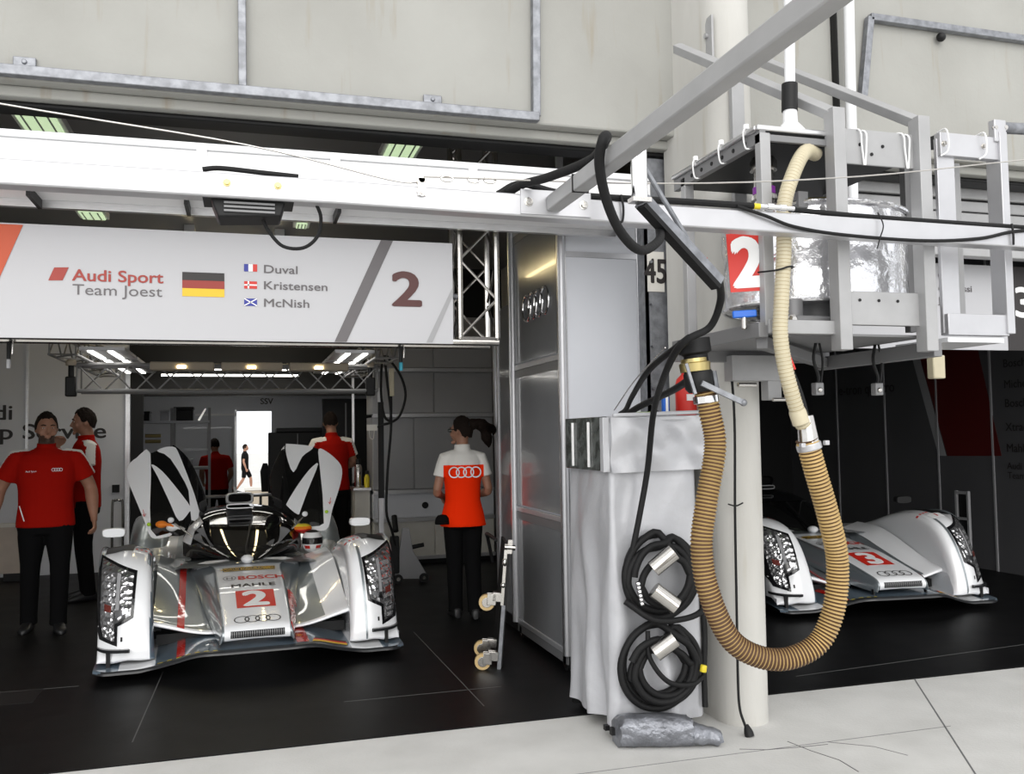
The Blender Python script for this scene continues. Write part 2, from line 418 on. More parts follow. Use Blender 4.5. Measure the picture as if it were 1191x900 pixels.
struct(b, 'wall_back', smooth=0, fix=False)
b = MB('panel_grey'); b.box((3.3, 7.5, 0), (3.45, 11.6, 3.76)); b.m('black'); b.box((2.62, 7.4, 0), (3.45, 7.5, 3.76)); b.box((2.58, 5.6, 0), (2.66, 7.45, 3.76)); struct(b, 'wall_divider', smooth=0)
# service room behind: side walls, far wall with an open door to the daylight
b = MB('panel_light'); b.box((-2.8, 18.05, 0), (-.157, 18.2, 3.1)); b.box((.492, 18.05, 0), (3.5, 18.2, 3.1)); b.box((-.157, 18.05, 2.065), (.492, 18.2, 3.1))
b.m('panel_grey'); b.box((3.4, 11.75, 0), (3.5, 18.05, 3.1)); b.m('aluminium'); b.box((-.19, 18.03, 0), (-.15, 18.06, 2.1))
b.m('ink_black'); b.flat(text('SSV', .11, .02), (.40, 18.045, 2.2), (1, 0, 0), (0, 0, 1), .002)
b.m('white_paint'); b.box((-.9, 18.03, 1.98), (-.16, 18.05, 2.02)); struct(b, 'wall_far', smooth=0, fix=False)
# galvanised rails bolted to the facade
def rail(pts, r, name):
    b = MB('galvanised')
    for p, q in zip(pts, pts[1:]): b.bar(p, q, r, r, up=(0, 1, 0))
    return b
b = rail([(-4, 4.69, 3.297), (1.565, 4.69, 3.297)], .05, ''); b.bar((1.55, 4.69, 3.30), (1.575, 4.69, 5.2), .045, .045, up=(0, 1, 0))
for x in (-1.01, .97): b.box((x-.05, 4.70, 3.31), (x+.05, 4.72, 3.375)); b.cyl((x, 4.69, 3.35), (x, 4.72, 3.35), .012)
struct(b, 'trim_1', bevel=.004)
b = rail([(-.012, 4.69, 3.32), (-.03, 4.69, 5.2)], .04, ''); struct(b, 'trim_2', bevel=.004)
b = rail([(3.70, 4.69, 3.6), (3.775, 4.69, 4.13), (6.5, 4.69, 4.115)], .045, ''); b.m('black'); b.ball((4.31, 4.68, 4.06), .03); struct(b, 'trim_3', bevel=.004)
# roller-shutter guide post, galvanised, with the pit number plate
t = thing('shutter_post', 'galvanised steel shutter post with the pit number plate, left of the concrete pillar', 'post', (2.39, 4.95, 0))
b = MB('galvanised'); b.box((2.285, 4.88, 0), (2.30, 5.0, 3.18)); b.box((2.285, 4.88, 0), (2.45, 4.90, 3.18)); b.box((2.45, 4.86, 0), (2.49, 5.0, 3.18))
for i in range(12):
    for x in (2.31, 2.465): b.cyl((x, 4.852, .3+i*.25), (x, 4.88, .3+i*.25), .009, 8)
b.build('channel', t, True)
b = MB('offwhite'); b.box((2.292, 4.872, 2.375), (2.40, 4.879, 2.615)); b.m('ink_black'); b.flat(text('45', .14, .03, sx=.75), (2.345, 4.8715, 2.43), (1, 0, 0), (0, 0, 1), .001); b.build('number_plate', t, True, fix=False, smooth=0)
# shutter slats half-lowered in the right bay
b = MB('grey_paint')
for i in range(5): b.box((3.6, 5.05+.02*(i % 2), 2.78+i*.088), (7.6, 5.09, 2.855+i*.088))
b.box((3.6, 5.03, 2.72), (7.6, 5.12, 2.78)); single(b, 'roller_shutter', 'grey slatted roller shutter partly lowered above the right-hand garage opening', 'shutter', bevel=.008)

# ================================================================ HEADER, SIGNS, TRUSS
t = thing('header_box', 'long white box header spanning the left garage opening under the concrete', 'header', (-.4, 5.02, 2.83))
b = MB('white_paint'); b.box((-2.6, 4.76, 2.83), (2.27, 5.28, 3.0)); b.build('casing', t, True, bevel=.006)
b = MB('white_gloss'); b.box((-2.6, 4.745, 3.0), (2.27, 5.28, 3.035)); b.build('top_lip', t, True, bevel=.004)
b = MB('aluminium'); b.box((-2.6, 5.28, 2.79), (2.27, 5.32, 2.84)); b.build('rear_rail', t, True)
for x in (-.21, .455, 1.2): MB('white_paint').box((x-.025, 4.74, 2.84), (x+.025, 4.76, 3.033)).build('joint_cover', t, True, bevel=.003)
for x in (-1.05, -.30, .50): MB('black').box((x-.01, 5.0, 2.78), (x+.01, 5.28, 2.83)).build('bracket', t, True)
UX, UZ = (1, 0, 0), (0, 0, 1)
def inkflat(mb, m_, tm, x, z, Y=5.29): mb.m(m_); mb.flat(tm, (x, Y-.0015, z), UX, UZ, .0)
t = thing('team_sign', 'white hanging team sign with three drivers’ names and a dark red number 2', 'sign', (-.4, 5.3, 2.09))
b = MB('board_white'); b.box((-2.55, 5.292, 2.09), (1.202, 5.315, 2.70)); b.build('board', t, True)
b = MB('ink_orange')
for m_, p in (('ink_orange', [(-2.3, 2.692), (-1.132, 2.692), (-1.36, 2.09), (-2.5, 2.09)]), ('ink_sign_red', [(-.98, 2.47), (-.909, 2.473), (-.938, 2.402), (-1.008, 2.399)]),
              ('ink_grey', [(.77, 2.699), (.842, 2.699), (.566, 2.092), (.497, 2.092)]), ('panel_grey', [(1.199, 2.43), (1.199, 2.375), (1.074, 2.097), (1.037, 2.097)])):
    inkflat(b, m_, poly2d(p), 0, 0)
inkflat(b, 'ink_sign_red', text('Audi Sport', .062, .018, align='LEFT', sx=1.17), -.891, 2.403)
inkflat(b, 'ink_grey', text('Team Joest', .058, .0, align='LEFT', sx=1.20), -.891, 2.327)
for m_, z in (('ink_black', 2.447), ('ink_dark_red', 2.402), ('ink_yellow', 2.357)): inkflat(b, m_, rect2d(0, 0, .223, .0455), -.223, z)
for m_, x in (('ink_blue', .006), ('ink_white', .03), ('ink_red', .054)): inkflat(b, m_, rect2d(0, 0, .024, .042), x, 2.506)
inkflat(b, 'ink_red', rect2d(0, 0, .07, .042), .03, 2.408)
b.m('ink_white')
for q in (rect2d(.018, 2.408, .008, .042), rect2d(.03, 2.408, .07, .008)): b.flat(q, (0, 5.2875, 0), UX, UZ, 0)
inkflat(b, 'ink_blue', rect2d(0, 0, .07, .042), .03, 2.31); b.m('ink_white')
for s_ in (1, -1): b.flat(poly2d([(-.035, s_*.017), (-.035, s_*.021), (-.03, s_*.021), (.035, -s_*.017), (.035, -s_*.021), (.03, -s_*.021)]), (.03, 5.2875, 2.31), UX, UZ, 0)
for n_, z in (('Duval', 2.480), ('Kristensen', 2.387), ('McNish', 2.287)): inkflat(b, 'ink_grey', text(n_, .046, .012, align='LEFT', sx=1.28), .098, z)
inkflat(b, 'ink_maroon', text('2', .20, .03, sx=1.3), .922, 2.315)
b.build('lettering', t, True, fix=False, smooth=0)
t = thing('team_sign', 'white and black team sign of the right-hand garage, seen between the tank frames', 'sign', (4.7, 5.3, 2.09))
b = MB('board_white'); b.box((2.75, 5.292, 2.10), (5.36, 5.315, 2.72)); b.m('ink_black'); b.box((5.36, 5.290, 2.10), (7.6, 5.315, 2.72)); b.build('board', t, True)
b = MB('ink_grey')
for n_, z in (('Gené', 2.61), ('di Grassi', 2.52), ('Jarvis', 2.43)): inkflat(b, 'ink_grey', text(n_, .046, .012, align='LEFT', sx=1.28), 4.755, z)
inkflat(b, 'ink_white', text('3', .22, .02, sx=1.3), 5.52, 2.35); b.build('lettering', t, True, fix=False, smooth=0)
def truss(mb, p, q, a, r=.022, n=None, rd=.009, up=(0, 0, 1)):
    p, q, up = V(p), V(q), V(up); d = (q-p); L = d.length; d.normalize(); up = up if abs(d.dot(up)) < .9 else V((0, 1, 0)); s1 = d.cross(up).normalized()*a/2; s2 = s1.cross(d).normalized()*a/2
    cs = [s1+s2, s1-s2, -s1-s2, -s1+s2]
    for c in cs: mb.cyl(p+c, q+c, r, 8)
    n = n or max(2, round(L/a)); 
    for k in range(n):
        u, v = p+d*L*k/n, p+d*L*(k+1)/n
        for i in range(4):
            c, e = cs[i], cs[(i+1) % 4]
            if k % 2: c, e = e, c
            mb.cyl(u+c, v+e, rd, 6)
    for u in (p, q):
        for i in range(4): mb.cyl(u+cs[i], u+cs[(i+1) % 4], rd, 6)
t = thing('truss_tower', 'silver box truss hanging beside the right end of the white team sign', 'truss', (1.39, 5.52, 2.12))
b = MB('steel'); truss(b, (1.39, 5.52, 2.14), (1.39, 5.52, 3.6), .235, .02, 6); b.build('upright', t, True)
b = MB('steel'); b.cyl((-2.5, 5.42, 2.115), (1.52, 5.42, 2.115), .022, 10); b.cyl((-2.5, 5.64, 2.115), (1.52, 5.64, 2.115), .022, 10); b.build('crossbar', t, True)
b = MB('galvanised'); b.cyl((1.205, 5.40, 2.395), (1.29, 5.42, 2.395), .018); b.build('clamp', t, True)
t = thing('stand_pole', 'slim aluminium pole standing behind the upright wheel dolly', 'pole', (2.23, 8.0, 0))
b = MB('bright_aluminium'); b.cyl((0, 0, 0), (-.02, 0, 2.42), .027, 12); b.build('pole', t)
b = MB('black'); b.lathe([(.11, 0), (.11, .012), (.03, .03)], (0, 0, .006)); b.build('foot', t)
# ceiling fluorescent fittings
def clight(x, y, label, lx=.35, ly=.75):
    t = thing('ceiling_light', label, 'ceiling light', (x, y, 3.68), 0, 'ceiling fluorescents')
    b = MB('white_paint'); b.box((-lx/2-.03, -ly/2-.03, .015), (lx/2+.03, ly/2+.03, .07)); b.build('housing', t)
    b = MB('lamp_green'); b.box((-lx/2, -ly/2, 0), (lx/2, ly/2, .014)); b.build('diffuser', t)
    b = MB('bright_aluminium')
    for i in (-1, 0, 1): b.box((i*lx/3-.006, -ly/2, -.006), (i*lx/3+.006, ly/2, -.0005))
    b.build('louvre', t)
clight(-1.33, 6.6, 'greenish ceiling light at the far left above the white header', .24, .9)
clight(1.13, 6.57, 'greenish ceiling light above the header near the middle truss', .22, .6)
clight(-1.40, 9.3, 'small distant ceiling light seen under the header at the left', .20, .3)
clight(.55, 9.3, 'distant ceiling light under the header near the truss upright', .10, .2)
clight(4.4, 7.5, 'ceiling light of the right-hand garage, behind the tank frames', .24, .9)
t = thing('ceiling_light', 'added unseen light panel brightening the back room behind the doorway', 'ceiling light', (-.6, 15.6, 3.02), 0, 'ceiling fluorescents')  # unseen panel, added to brighten the back room's far wall
b = MB('white_paint'); b.box((-.9, -.2, .015), (.9, .2, .08)); b.build('housing', t); b = MB('tube_light'); b.box((-.85, -.15, 0), (.85, .15, .014)); b.build('diffuser', t)
# ring light over the car
t = thing('lighting_truss', 'dark lighting truss frame with bright panels hanging over the race car', 'light frame', (-.07, 9.8, 1.97))
b = MB('dark_grey_paint'); truss(b, (-1.45, 9.0, 2.11), (1.25, 9.0, 2.11), .24, .018, 12, .008); b.build('front_beam', t, True)
for x in (-1.45, 1.25):
    b = MB('dark_grey_paint'); truss(b, (x, 8.2, 2.36), (x, 11.0, 2.36), .2, .014, 10, .007); b.build('side_beam', t, True)
    for y in (8.85, 10.9): b = MB('dark_grey_paint'); b.bar((x, y, 2.4), (x, y, 3.75), .03, .03); b.build('hanger', t, True)
    for i in range(3):
        y = 8.35+i*.95; s_ = 1 if x < 0 else -1
        b = MB('bright_aluminium'); b.box((x+s_*.10, y, 2.31), (x+s_*.10+.36*s_, y+.85, 2.34)); p = b.build('lamp_panel', t, True)
        b = MB('tube_light')
        for j in (.12, .28): b.box((x+s_*(.06+j)-.02, y+.03, 2.300), (x+s_*(.06+j)+.02, y+.82, 2.309))
        b.build('tube', p, True)
for y, wd in ((10.15, 1.0), (11.15, 1.0)):
    b = MB('tube_light'); b.box((-.93, y, 2.28), (.62, y+.07, 2.30)); b.build('cross_lamp', t, True)
b = MB('beige_box')
for i in range(3): b.box((-.78+i*.58, 8.25, 2.14), (-.26+i*.58, 8.42, 2.21))
b.build('gear_tray', t, True, bevel=.01)
for i in range(3): MB('tube_warm').box((-.56+i*.58, 8.24, 2.155), (-.49+i*.58, 8.25, 2.175)).build('work_lamp', t, True)
# two long warm tubes on the ceiling along the car
for x in (-.55, .35):
    b = MB('white_paint'); b.box((x-.05, 9.75, 3.66), (x+.05, 11.5, 3.748)); b.m('tube_warm'); b.box((x-.025, 9.77, 3.64), (x+.025, 11.48, 3.66))
    single(b, 'tube_lamp', 'long warm tube lamp on the ceiling above the car’s rear, ' + ('left one' if x < 0 else 'right one'), 'tube lamp', group=None)
# ================================================================ GANTRY, TANK FRAMES, HOSES
def bolt(mb, p, ax, r=.012, h=.012): mb.lathe([(r*1.5, 0), (r*1.5, h*.25), (r, h*.3), (r, h)], p, ax, 8)
t = thing('gantry_beam', 'long white aluminium gantry beam crossing the whole width in front of the garages', 'beam', (1.2, 3.24, 2.37))
b = MB('bright_aluminium'); b.prism([(-3, 2.370), (.3, 2.366), (1.4, 2.354), (4.6, 2.338), (4.6, 2.422), (1.4, 2.438), (.3, 2.450), (-3, 2.456)], (0, 3.2, 0), UX, UZ, -.08); b.build('beam', t, True, bevel=.006)
b = MB('bright_aluminium'); b.box((.99, 3.19, 2.365), (1.27, 3.2, 2.458)); b.build('end_plate', t, True)
for x, z in ((1.02, 2.41), (1.24, 2.41)): q = MB('steel'); bolt(q, (x, 3.19, z), (0, -1, 0)); q.build('bolt', t, True)
for x in (-.06, .109): q = MB('brass'); bolt(q, (x, 3.2, 2.415), (0, -1, 0), .009, .014); q.build('bolt', t, True)
b = MB('steel'); b.box((.60, 3.19, 2.41), (.63, 3.2, 2.475)); b.cyl((.615, 3.19, 2.47), (.615, 3.24, 2.47), .012); bolt(b, (.615, 3.19, 2.425), (0, -1, 0)); b.build('rope_lug', t, True)
t = thing('gantry_arm', 'grey square tube arm reaching from the gantry beam out over the pit lane', 'beam', (1.12, 2.0, 2.37))
b = MB('grey_paint'); b.box((1.09, .95, 2.378), (1.145, 3.188, 2.436)); b.build('tube', t, True, bevel=.006)
b = MB('black'); b.box((1.087, 2.90, 2.375), (1.148, 2.906, 2.439)); b.build('strap', t, True)
# rope with shackles
def cable(name, pts, r, m_, label, cat='cable', n=6, k=8, group=None):
    b = MB(m_); b.tube(cr(pts, n), r, k); return single(b, name, label, cat, group=group, smooth=60)
cable('wire_rope', [(-2.2, 3.24, 2.80), (-.803, 3.24, 2.645), (0, 3.24, 2.565), (.50, 3.24, 2.475), (.615, 3.24, 2.472)], .0035, 'steel', 'thin steel wire rope running down the left to the middle of the gantry beam', 'wire rope')
t = thing('wire_rope', 'thin steel wire rope with shackles running from the beam’s middle past the tank', 'wire rope', (.62, 3.1, 2.43))
b = MB('steel'); b.tube(cr([(.615, 3.16, 2.47), (1.56, 3.11, 2.493), (2.42, 3.1, 2.576), (3.27, 3.1, 2.706), (4.4, 3.1, 2.87)], 5), .003, 6); b.build('rope', t, True)
for x, z in ((.70, 2.468), (.80, 2.47), (.86, 2.472)):
    b = MB('steel'); b.tube([(x+.022*math.cos(a*PI/5), 3.155, z+.010*math.sin(a*PI/5)) for a in range(10)], .0045, 6, closed=True); b.build('shackle', t, True)
# signal box hung under the beam
t = thing('signal_box', 'black lamp box hung under the gantry beam above the team sign', 'lamp box', (.02, 3.3, 2.30))
b = MB('black'); b.prism([(-.115, 2.372), (.14, 2.384), (.122, 2.318), (-.09, 2.306)], (0, 3.24, 0), UX, UZ, -.14); b.build('case', t, True, bevel=.006)
b = MB('black'); b.box((-.14, 3.22, 2.366), (.165, 3.36, 2.374)); b.build('mount', t, True)
b = MB('dark_grey_paint')
for i in range(3): b.box((-.07, 3.232, 2.325+i*.014), (.10, 3.239, 2.332+i*.014))
b.build('grille', t, True)
b = MB('black_rubber'); b.tube(cr([(.06, 3.3, 2.32), (.082, 3.3, 2.275), (.13, 3.3, 2.225), (.2, 3.3, 2.222), (.25, 3.3, 2.265), (.262, 3.28, 2.33), (.24, 3.25, 2.38)], 6), .0065, 8); b.build('cable', t, True)
cable('flat_cable', [(-.14, 3.22, 2.462), (-.08, 3.22, 2.470), (.05, 3.22, 2.464), (.18, 3.22, 2.458)], .009, 'black_rubber', 'short black cable bunch lying on top of the beam above the lamp box')
# long air line on the beam's top, right
t = thing('air_line', 'long black air hose lying along the top of the beam with steel couplings', 'hose', (2.3, 3.2, 2.46))
b = MB('black_rubber'); b.tube(cr([(.93, 3.30, 2.462), (1.02, 3.27, 2.50), (1.2, 3.22, 2.456), (1.7, 3.2, 2.452), (1.98, 3.2, 2.452)], 6), .0135, 10); b.build('hose', t, True)
b = MB('black_rubber'); b.tube(cr([(2.16, 3.215, 2.452), (2.6, 3.22, 2.443), (3.4, 3.22, 2.439), (4.5, 3.22, 2.433)], 6), .011, 10); b.build('hose', t, True)
b = MB('yellow'); b.cyl((1.975, 3.2, 2.452), (2.01, 3.2, 2.452), .012); b.build('yellow_band', t, True)
b = MB('chrome'); b.lathe([(.012, 0), (.012, .03), (.017, .032), (.017, .06), (.012, .062), (.012, .09), (.015, .092), (.015, .12), (.01, .122), (.01, .16)], (2.01, 3.2, 2.452), UX, 14); b.build('coupling', t, True)
cable('signal_cable', [(1.9, 3.19, 2.445), (2.03, 3.18, 2.408), (2.16, 3.185, 2.373), (2.4, 3.19, 2.352), (2.8, 3.19, 2.346), (3.1, 3.19, 2.370), (3.3, 3.19, 2.412), (3.6, 3.2, 2.442)], .0075, 'black_rubber', 'thin black cable sagging across the beam below the air hose')
t = thing('cable_tie', 'black cable tie round the beam in front of the silver tank', 'cable tie', (2.58, 3.19, 2.36))
b = MB('black'); b.tube(cr([(2.575, 3.193, 2.458), (2.59, 3.18, 2.40), (2.575, 3.185, 2.345), (2.555, 3.18, 2.30)], 6), .003, 6); b.build('strap', t, True)
cable('cable_tie', [(1.395, 3.19, 2.46), (1.402, 3.185, 2.41), (1.40, 3.19, 2.36), (1.385, 3.19, 2.352)], .005, 'black', 'black hook tie on the beam just right of the arm joint', 'cable tie')
cable('cable_tie', [(3.28, 3.19, 2.445), (3.284, 3.188, 2.40), (3.285, 3.19, 2.350)], .005, 'black', 'black tie wrapped on the beam near the right edge of the view', 'cable tie')
# thick black loop over the arm
cable('air_hose', [(1.455, 2.98, 2.285), (1.41, 2.9, 2.22), (1.293, 2.8, 2.16), (1.186, 2.72, 2.2), (1.112, 2.66, 2.289), (1.066, 2.6, 2.386), (1.064, 2.56, 2.45), (1.10, 2.62, 2.474), (1.12, 2.8, 2.462), (1.06, 3.05, 2.47), (1.0, 3.2, 2.478), (.97, 3.28, 2.468)], .0165, 'black_rubber', 'thick black air hose looped over the grey arm beside the joint', 'hose', k=12)
# polished bracket
t = thing('hose_boom', 'polished steel boom with black rubber strip sloping down toward the red number plate', 'bracket', (1.5, 3.0, 2.13))
b = MB('chrome'); b.cyl((1.34, 2.93, 2.375), (1.34, 2.93, 2.556), .017, 16); b.build('post', t, True); b = MB('chrome'); b.cyl((1.372, 2.94, 2.375), (1.372, 2.94, 2.556), .017, 16); b.build('post', t, True); MB('steel').box((1.32, 2.91, 2.362), (1.392, 2.96, 2.378)).build('clamp', t, True)
b = MB('galvanised'); b.bar((1.37, 2.95, 2.375), (1.72, 3.04, 2.10), .05, .05); b.build('boom', t, True, bevel=.004)
b = MB('black_rubber'); b.bar((1.36, 2.93, 2.350), (1.70, 3.015, 2.08), .045, .018); b.build('rubber_strip', t, True)
b = MB('galvanised'); b.cyl((1.39, 2.99, 2.53), (1.585, 3.02, 2.262), .010, 10); b.build('strut', t, True)
b = MB('ink_red'); b.box((1.62, 3.005, 2.165), (1.66, 3.012, 2.19)); b.build('sticker', t, True)
# ---- tank frame
t = thing('tank_frame', 'grey metal frame carrying the silver fuel tank in front of the concrete pillar', 'tank frame', (2.55, 3.75, 1.9))
def part(m_, name, bars, bevel=.003):
    b = MB(m_)
    for p, q, w_, h_ in bars: b.bar(p, q, w_, h_, up=(0, 1, 0) if abs(V(q).z-V(p).z) > .3 else (0, 0, 1))
    return b.build(name, t, True, bevel=bevel)
for x in (2.475, 2.925): part('grey_paint', 'front_post', [((x, 3.36, 1.885), (x, 3.36, 2.955), .062, .07)])
for y in (3.40, 4.10): part('grey_paint', 'left_post', [((2.135, y, 1.99), (2.135, y, 2.83), .05, .045)])
part('grey_paint', 'right_post', [((2.98, 4.10, 1.99), (2.98, 4.10, 2.83), .05, .05)])
part('grey_paint', 'top_plate', [((2.50, 3.375, 2.80), (2.90, 3.375, 2.80), .012, .16)])
for x, z in ((2.61, 2.81), (2.73, 2.81), (2.67, 2.77)): MB('black').cyl((x, 3.365, z), (x, 3.372, z), .008, 8).build('hole', t, True)
part('grey_paint', 'bottom_plate', [((2.50, 3.375, 2.075), (2.90, 3.375, 2.075), .012, .15)])
for x in (2.58, 2.68, 2.78): MB('black').cyl((x, 3.365, 2.11), (x, 3.372, 2.11), .007, 8).build('hole', t, True)
b = MB('white_paint'); b.m('aluminium'); b.box((2.10, 3.38, 2.84), (2.46, 3.46, 2.865)); b.bar((2.11, 3.40, 2.855), (2.11, 4.2, 2.855), .03, .022); b.build('roof_edge', t, True, bevel=.006)
b = MB('black'); b.box((2.12, 3.42, 2.80), (2.98, 4.2, 2.845)); b.build('roof_underside', t, True)
part('dark_grey_paint', 'roof_rail', [((2.125, 3.38, 2.815), (2.125, 4.2, 2.815), .03, .06), ((2.12, 3.39, 2.81), (2.46, 3.39, 2.81), .02, .03)])
b = MB('dark_grey_paint')
for i in range(7): q = MB('black'); q.cyl((2.106, 3.5+i*.1, 2.815), (2.112, 3.5+i*.1, 2.815), .01, 8); q.build('rivet', t, True)
b.bm.free()
part('dark_grey_paint', 'platform_rail', [((2.10, 3.38, 1.972), (2.10, 4.2, 1.972), .045, .065)])
part('grey_paint', 'platform_front', [((2.12, 3.385, 1.985), (2.46, 3.385, 1.985), .04, .06)])
part('dark_grey_paint', 'platform_rail', [((3.0, 3.38, 1.90), (3.0, 4.25, 1.90), .045, .07), ((2.12, 3.43, 1.92), (2.98, 4.2, 1.90), .05, .05), ((2.1, 4.2, 1.93), (3.0, 4.2, 1.93), .05, .06)])
b = MB('dark_grey_paint'); b.box((2.12, 3.42, 1.955), (2.98, 4.2, 1.965)); b.build('platform_sheet', t, True)
part('grey_paint', 'stay', [((2.20, 4.3, 3.60), (2.475, 3.36, 2.93), .05, .045)])
part('grey_paint', 'stay', [((2.72, 4.3, 3.58), (2.925, 3.36, 2.93), .05, .045)])
b = MB('grey_paint'); b.prism([(3.50, 0), (3.80, .0), (3.80, .05), (3.72, .10), (3.50, .10)], (2.40, 4.28, 0), (0, 0, 1), (0, 1, 0), -.012); b.cyl((2.385, 4.33, 3.70), (2.40, 4.33, 3.70), .015); b.build('wall_bracket', t, True)
b = MB('grey_paint'); b.box((2.475, 4.215, 2.6), (2.55, 4.25, 3.45)); b.build('wall_channel', t, True, bevel=.004)
for x in (2.60, 2.83):
    b = MB('ink_white'); b.tube(cr([(x-.03, 3.45, 2.88), (x, 3.36, 2.875), (x+.012, 3.358, 2.80), (x+.02, 3.357, 2.715)], 5), .004, 6); b.tube(cr([(x-.01, 3.45, 2.88), (x+.03, 3.36, 2.87), (x+.034, 3.358, 2.79), (x+.026, 3.357, 2.715)], 5), .004, 6); b.build('cable_tie', t, True)
for y in (3.48, 3.70, 3.95):
    b = MB('ink_white'); b.tube(cr([(2.11, y, 2.885), (2.09, y, 2.86), (2.10, y, 2.79), (2.13, y-.02, 2.79)], 5), .004, 6); b.cyl((2.105, y, 2.875), (2.105, y, 2.895), .013); b.build('cable_tie', t, True)
t.location.x += .025
# ---- silver tank
t = thing('fuel_tank', 'round fuel tank wrapped in crinkled silver foil, inside the grey frame', 'tank', (2.56, 3.80, 2.0))
b = MB('foil'); rows = []
random.seed(3)
for k in range(13):
    z = 2.125+.455*k/12; r = .385-(.008 if k in (0, 12) else 0)
    rows.append([(2.70+1.18*(r+random.uniform(-.006, .006))*math.cos(2*PI*a/48), 3.825+(r+random.uniform(-.006, .006))*math.sin(2*PI*a/48), z) for a in range(48)])
b.grid(rows, True, cap0=True, cap1=True); b.build('foil_wrap', t, True, smooth=50)
for z in (2.13, 2.575): b = MB('foil'); b.tube([(2.70+.458*math.cos(2*PI*a/48), 3.825+.39*math.sin(2*PI*a/48), z) for a in range(48)], .012, 8, closed=True); b.build('foil_hem', t, True)
b = MB('steel'); b.lathe([(.045, 2.55), (.045, 2.60), (.06, 2.60), (.06, 2.62), (.048, 2.62), (.048, 2.74), (.062, 2.74), (.062, 2.78), (.05, 2.80)], (2.30, 3.62, 0)); b.build('vent_stub', t, True)
b = MB('purple'); b.cyl((2.30, 3.62, 2.628), (2.30, 3.62, 2.66), .052, 16); b.build('purple_band', t, True)
b = MB('brass'); b.cyl((2.42, 3.55, 2.57), (2.62, 3.5, 2.58), .03); b.m('dark_grey_paint'); b.box((2.40, 3.5, 2.55), (2.45, 3.6, 2.62)); b.build('vent_valve', t, True)
b = MB('dark_grey_paint'); b.cyl((2.38, 3.55, 1.97), (2.38, 3.55, 2.13), .05); b.cyl((2.30, 3.47, 2.03), (2.95, 3.47, 2.03), .02); b.cyl((2.62, 3.7, 1.97), (2.62, 3.7, 2.13), .12); b.build('outlet', t, True)
b = MB('steel'); b.lathe([(.022, 0), (.022, .03), (.012, .04)], (2.28, 3.42, 2.02), (0, -1, 0)); b.build('knob', t, True)
b = MB('blue_plastic'); b.bar((2.03, 3.47, 2.045), (2.13, 3.44, 2.05), .02, .032); b.m('steel'); b.cyl((2.08, 3.46, 1.98), (2.08, 3.46, 2.04), .012); b.build('blue_valve_handle', t, True, bevel=.005)
b = MB('ink_red'); b.box((-.095, -.004, -.135), (.075, 0, .12)); b.m('ink_white'); b.flat(text('2', .205, .05, sx=.95), (-.01, -.006, -.108), UX, UZ, 0)
b.bm.transform(M.Translation((2.098, 3.43, 2.278)) @ M.Rotation(math.radians(-14), 4, 'Z') @ M.Rotation(math.radians(-3), 4, 'Y')); b.build('number_plate', t, True, fix=False, smooth=0)
# ---- second frame, bright aluminium
t = thing('aluminium_frame', 'bright aluminium open frame right of the silver tank', 'frame', (3.33, 3.45, 1.97))
A = 'bright_aluminium'
part(A, 'post', [((3.165, 3.45, 1.98), (3.165, 3.45, 2.90), .10, .02)])
part(A, 'post', [((3.475, 3.45, 1.98), (3.475, 3.45, 2.95), .045, .09)])
part('grey_paint', 'post', [((3.17, 3.62, 2.0), (3.17, 3.62, 2.85), .05, .05)])
part('grey_paint', 'post', [((3.40, 3.66, 2.05), (3.40, 3.66, 2.86), .06, .05)])
part('dark_grey_paint', 'post', [((3.07, 3.60, 2.0), (3.07, 3.60, 2.88), .04, .04)])
part(A, 'top_beam', [((3.12, 3.44, 2.87), (3.46, 3.44, 2.87), .04, .11)])
part(A, 'bottom_beam', [((3.12, 3.44, 2.02), (3.47, 3.44, 2.02), .05, .10)])
b = MB('white_gloss'); b.box((3.10, 3.40, 1.935), (3.42, 3.75, 1.955)); b.build('tray', t, True)
for x, z in ((3.14, 2.87), (3.37, 2.875), (3.44, 2.97), (3.50, 2.975)):
    q = MB('steel'); bolt(q, (x, 3.42, z), (0, -1, 0), .01, .012); q.build('bolt', t, True)
b = MB('bright_aluminium'); b.box((3.43, 3.41, 2.90), (3.50, 3.45, 3.01)); b.build('ear_plate', t, True, bevel=.005)
b = MB('galvanised'); b.cyl((3.49, 3.45, 2.985), (5.2, 3.45, 3.06), .028, 14); b.build('side_pipe', t, True)
for x in (3.14, 3.36):
    b = MB('ink_white'); b.tube(cr([(x, 3.46, 2.935), (x, 3.40, 2.93), (x+.01, 3.405, 2.84), (x-.02, 3.42, 2.81)], 5), .004, 6); b.build('cable_tie', t, True)
b = MB('black'); b.lathe([(.10, 0), (.09, .02), (.04, .04)], (3.25, 3.55, 2.92)); b.build('cap', t, True)
# vent riser & drain pipe
t = thing('vent_pipe', 'white vertical vent pipe with black sleeve rising from the tank frame roof', 'pipe', (2.37, 3.5, 2.86))
b = MB('white_gloss'); b.cyl((2.37, 3.5, 2.98), (2.415, 3.5, 4.6), .024, 14); b.build('pipe', t, True)
b = MB('black'); b.cyl((2.368, 3.5, 2.985), (2.373, 3.5, 3.11), .036, 14); b.build('sleeve', t, True)
b = MB('white_paint'); b.lathe([(.09, 2.86), (.06, 2.90), (.034, 2.93), (.03, 3.01)], (2.37, 3.5, 0), n=18); b.build('base_flange', t, True)
t = thing('drain_pipe', 'slim white drain pipe on the concrete wall right of the pillar', 'pipe', (3.57, 4.6, 2.7))
b = MB('white_gloss'); b.cyl((3.545, 4.62, 2.7), (3.60, 4.62, 6), .033, 14); b.build('pipe', t, True)
b = MB('black'); b.box((3.503, 4.66, 3.2), (3.512, 4.72, 6)); b.build('rail', t, True)
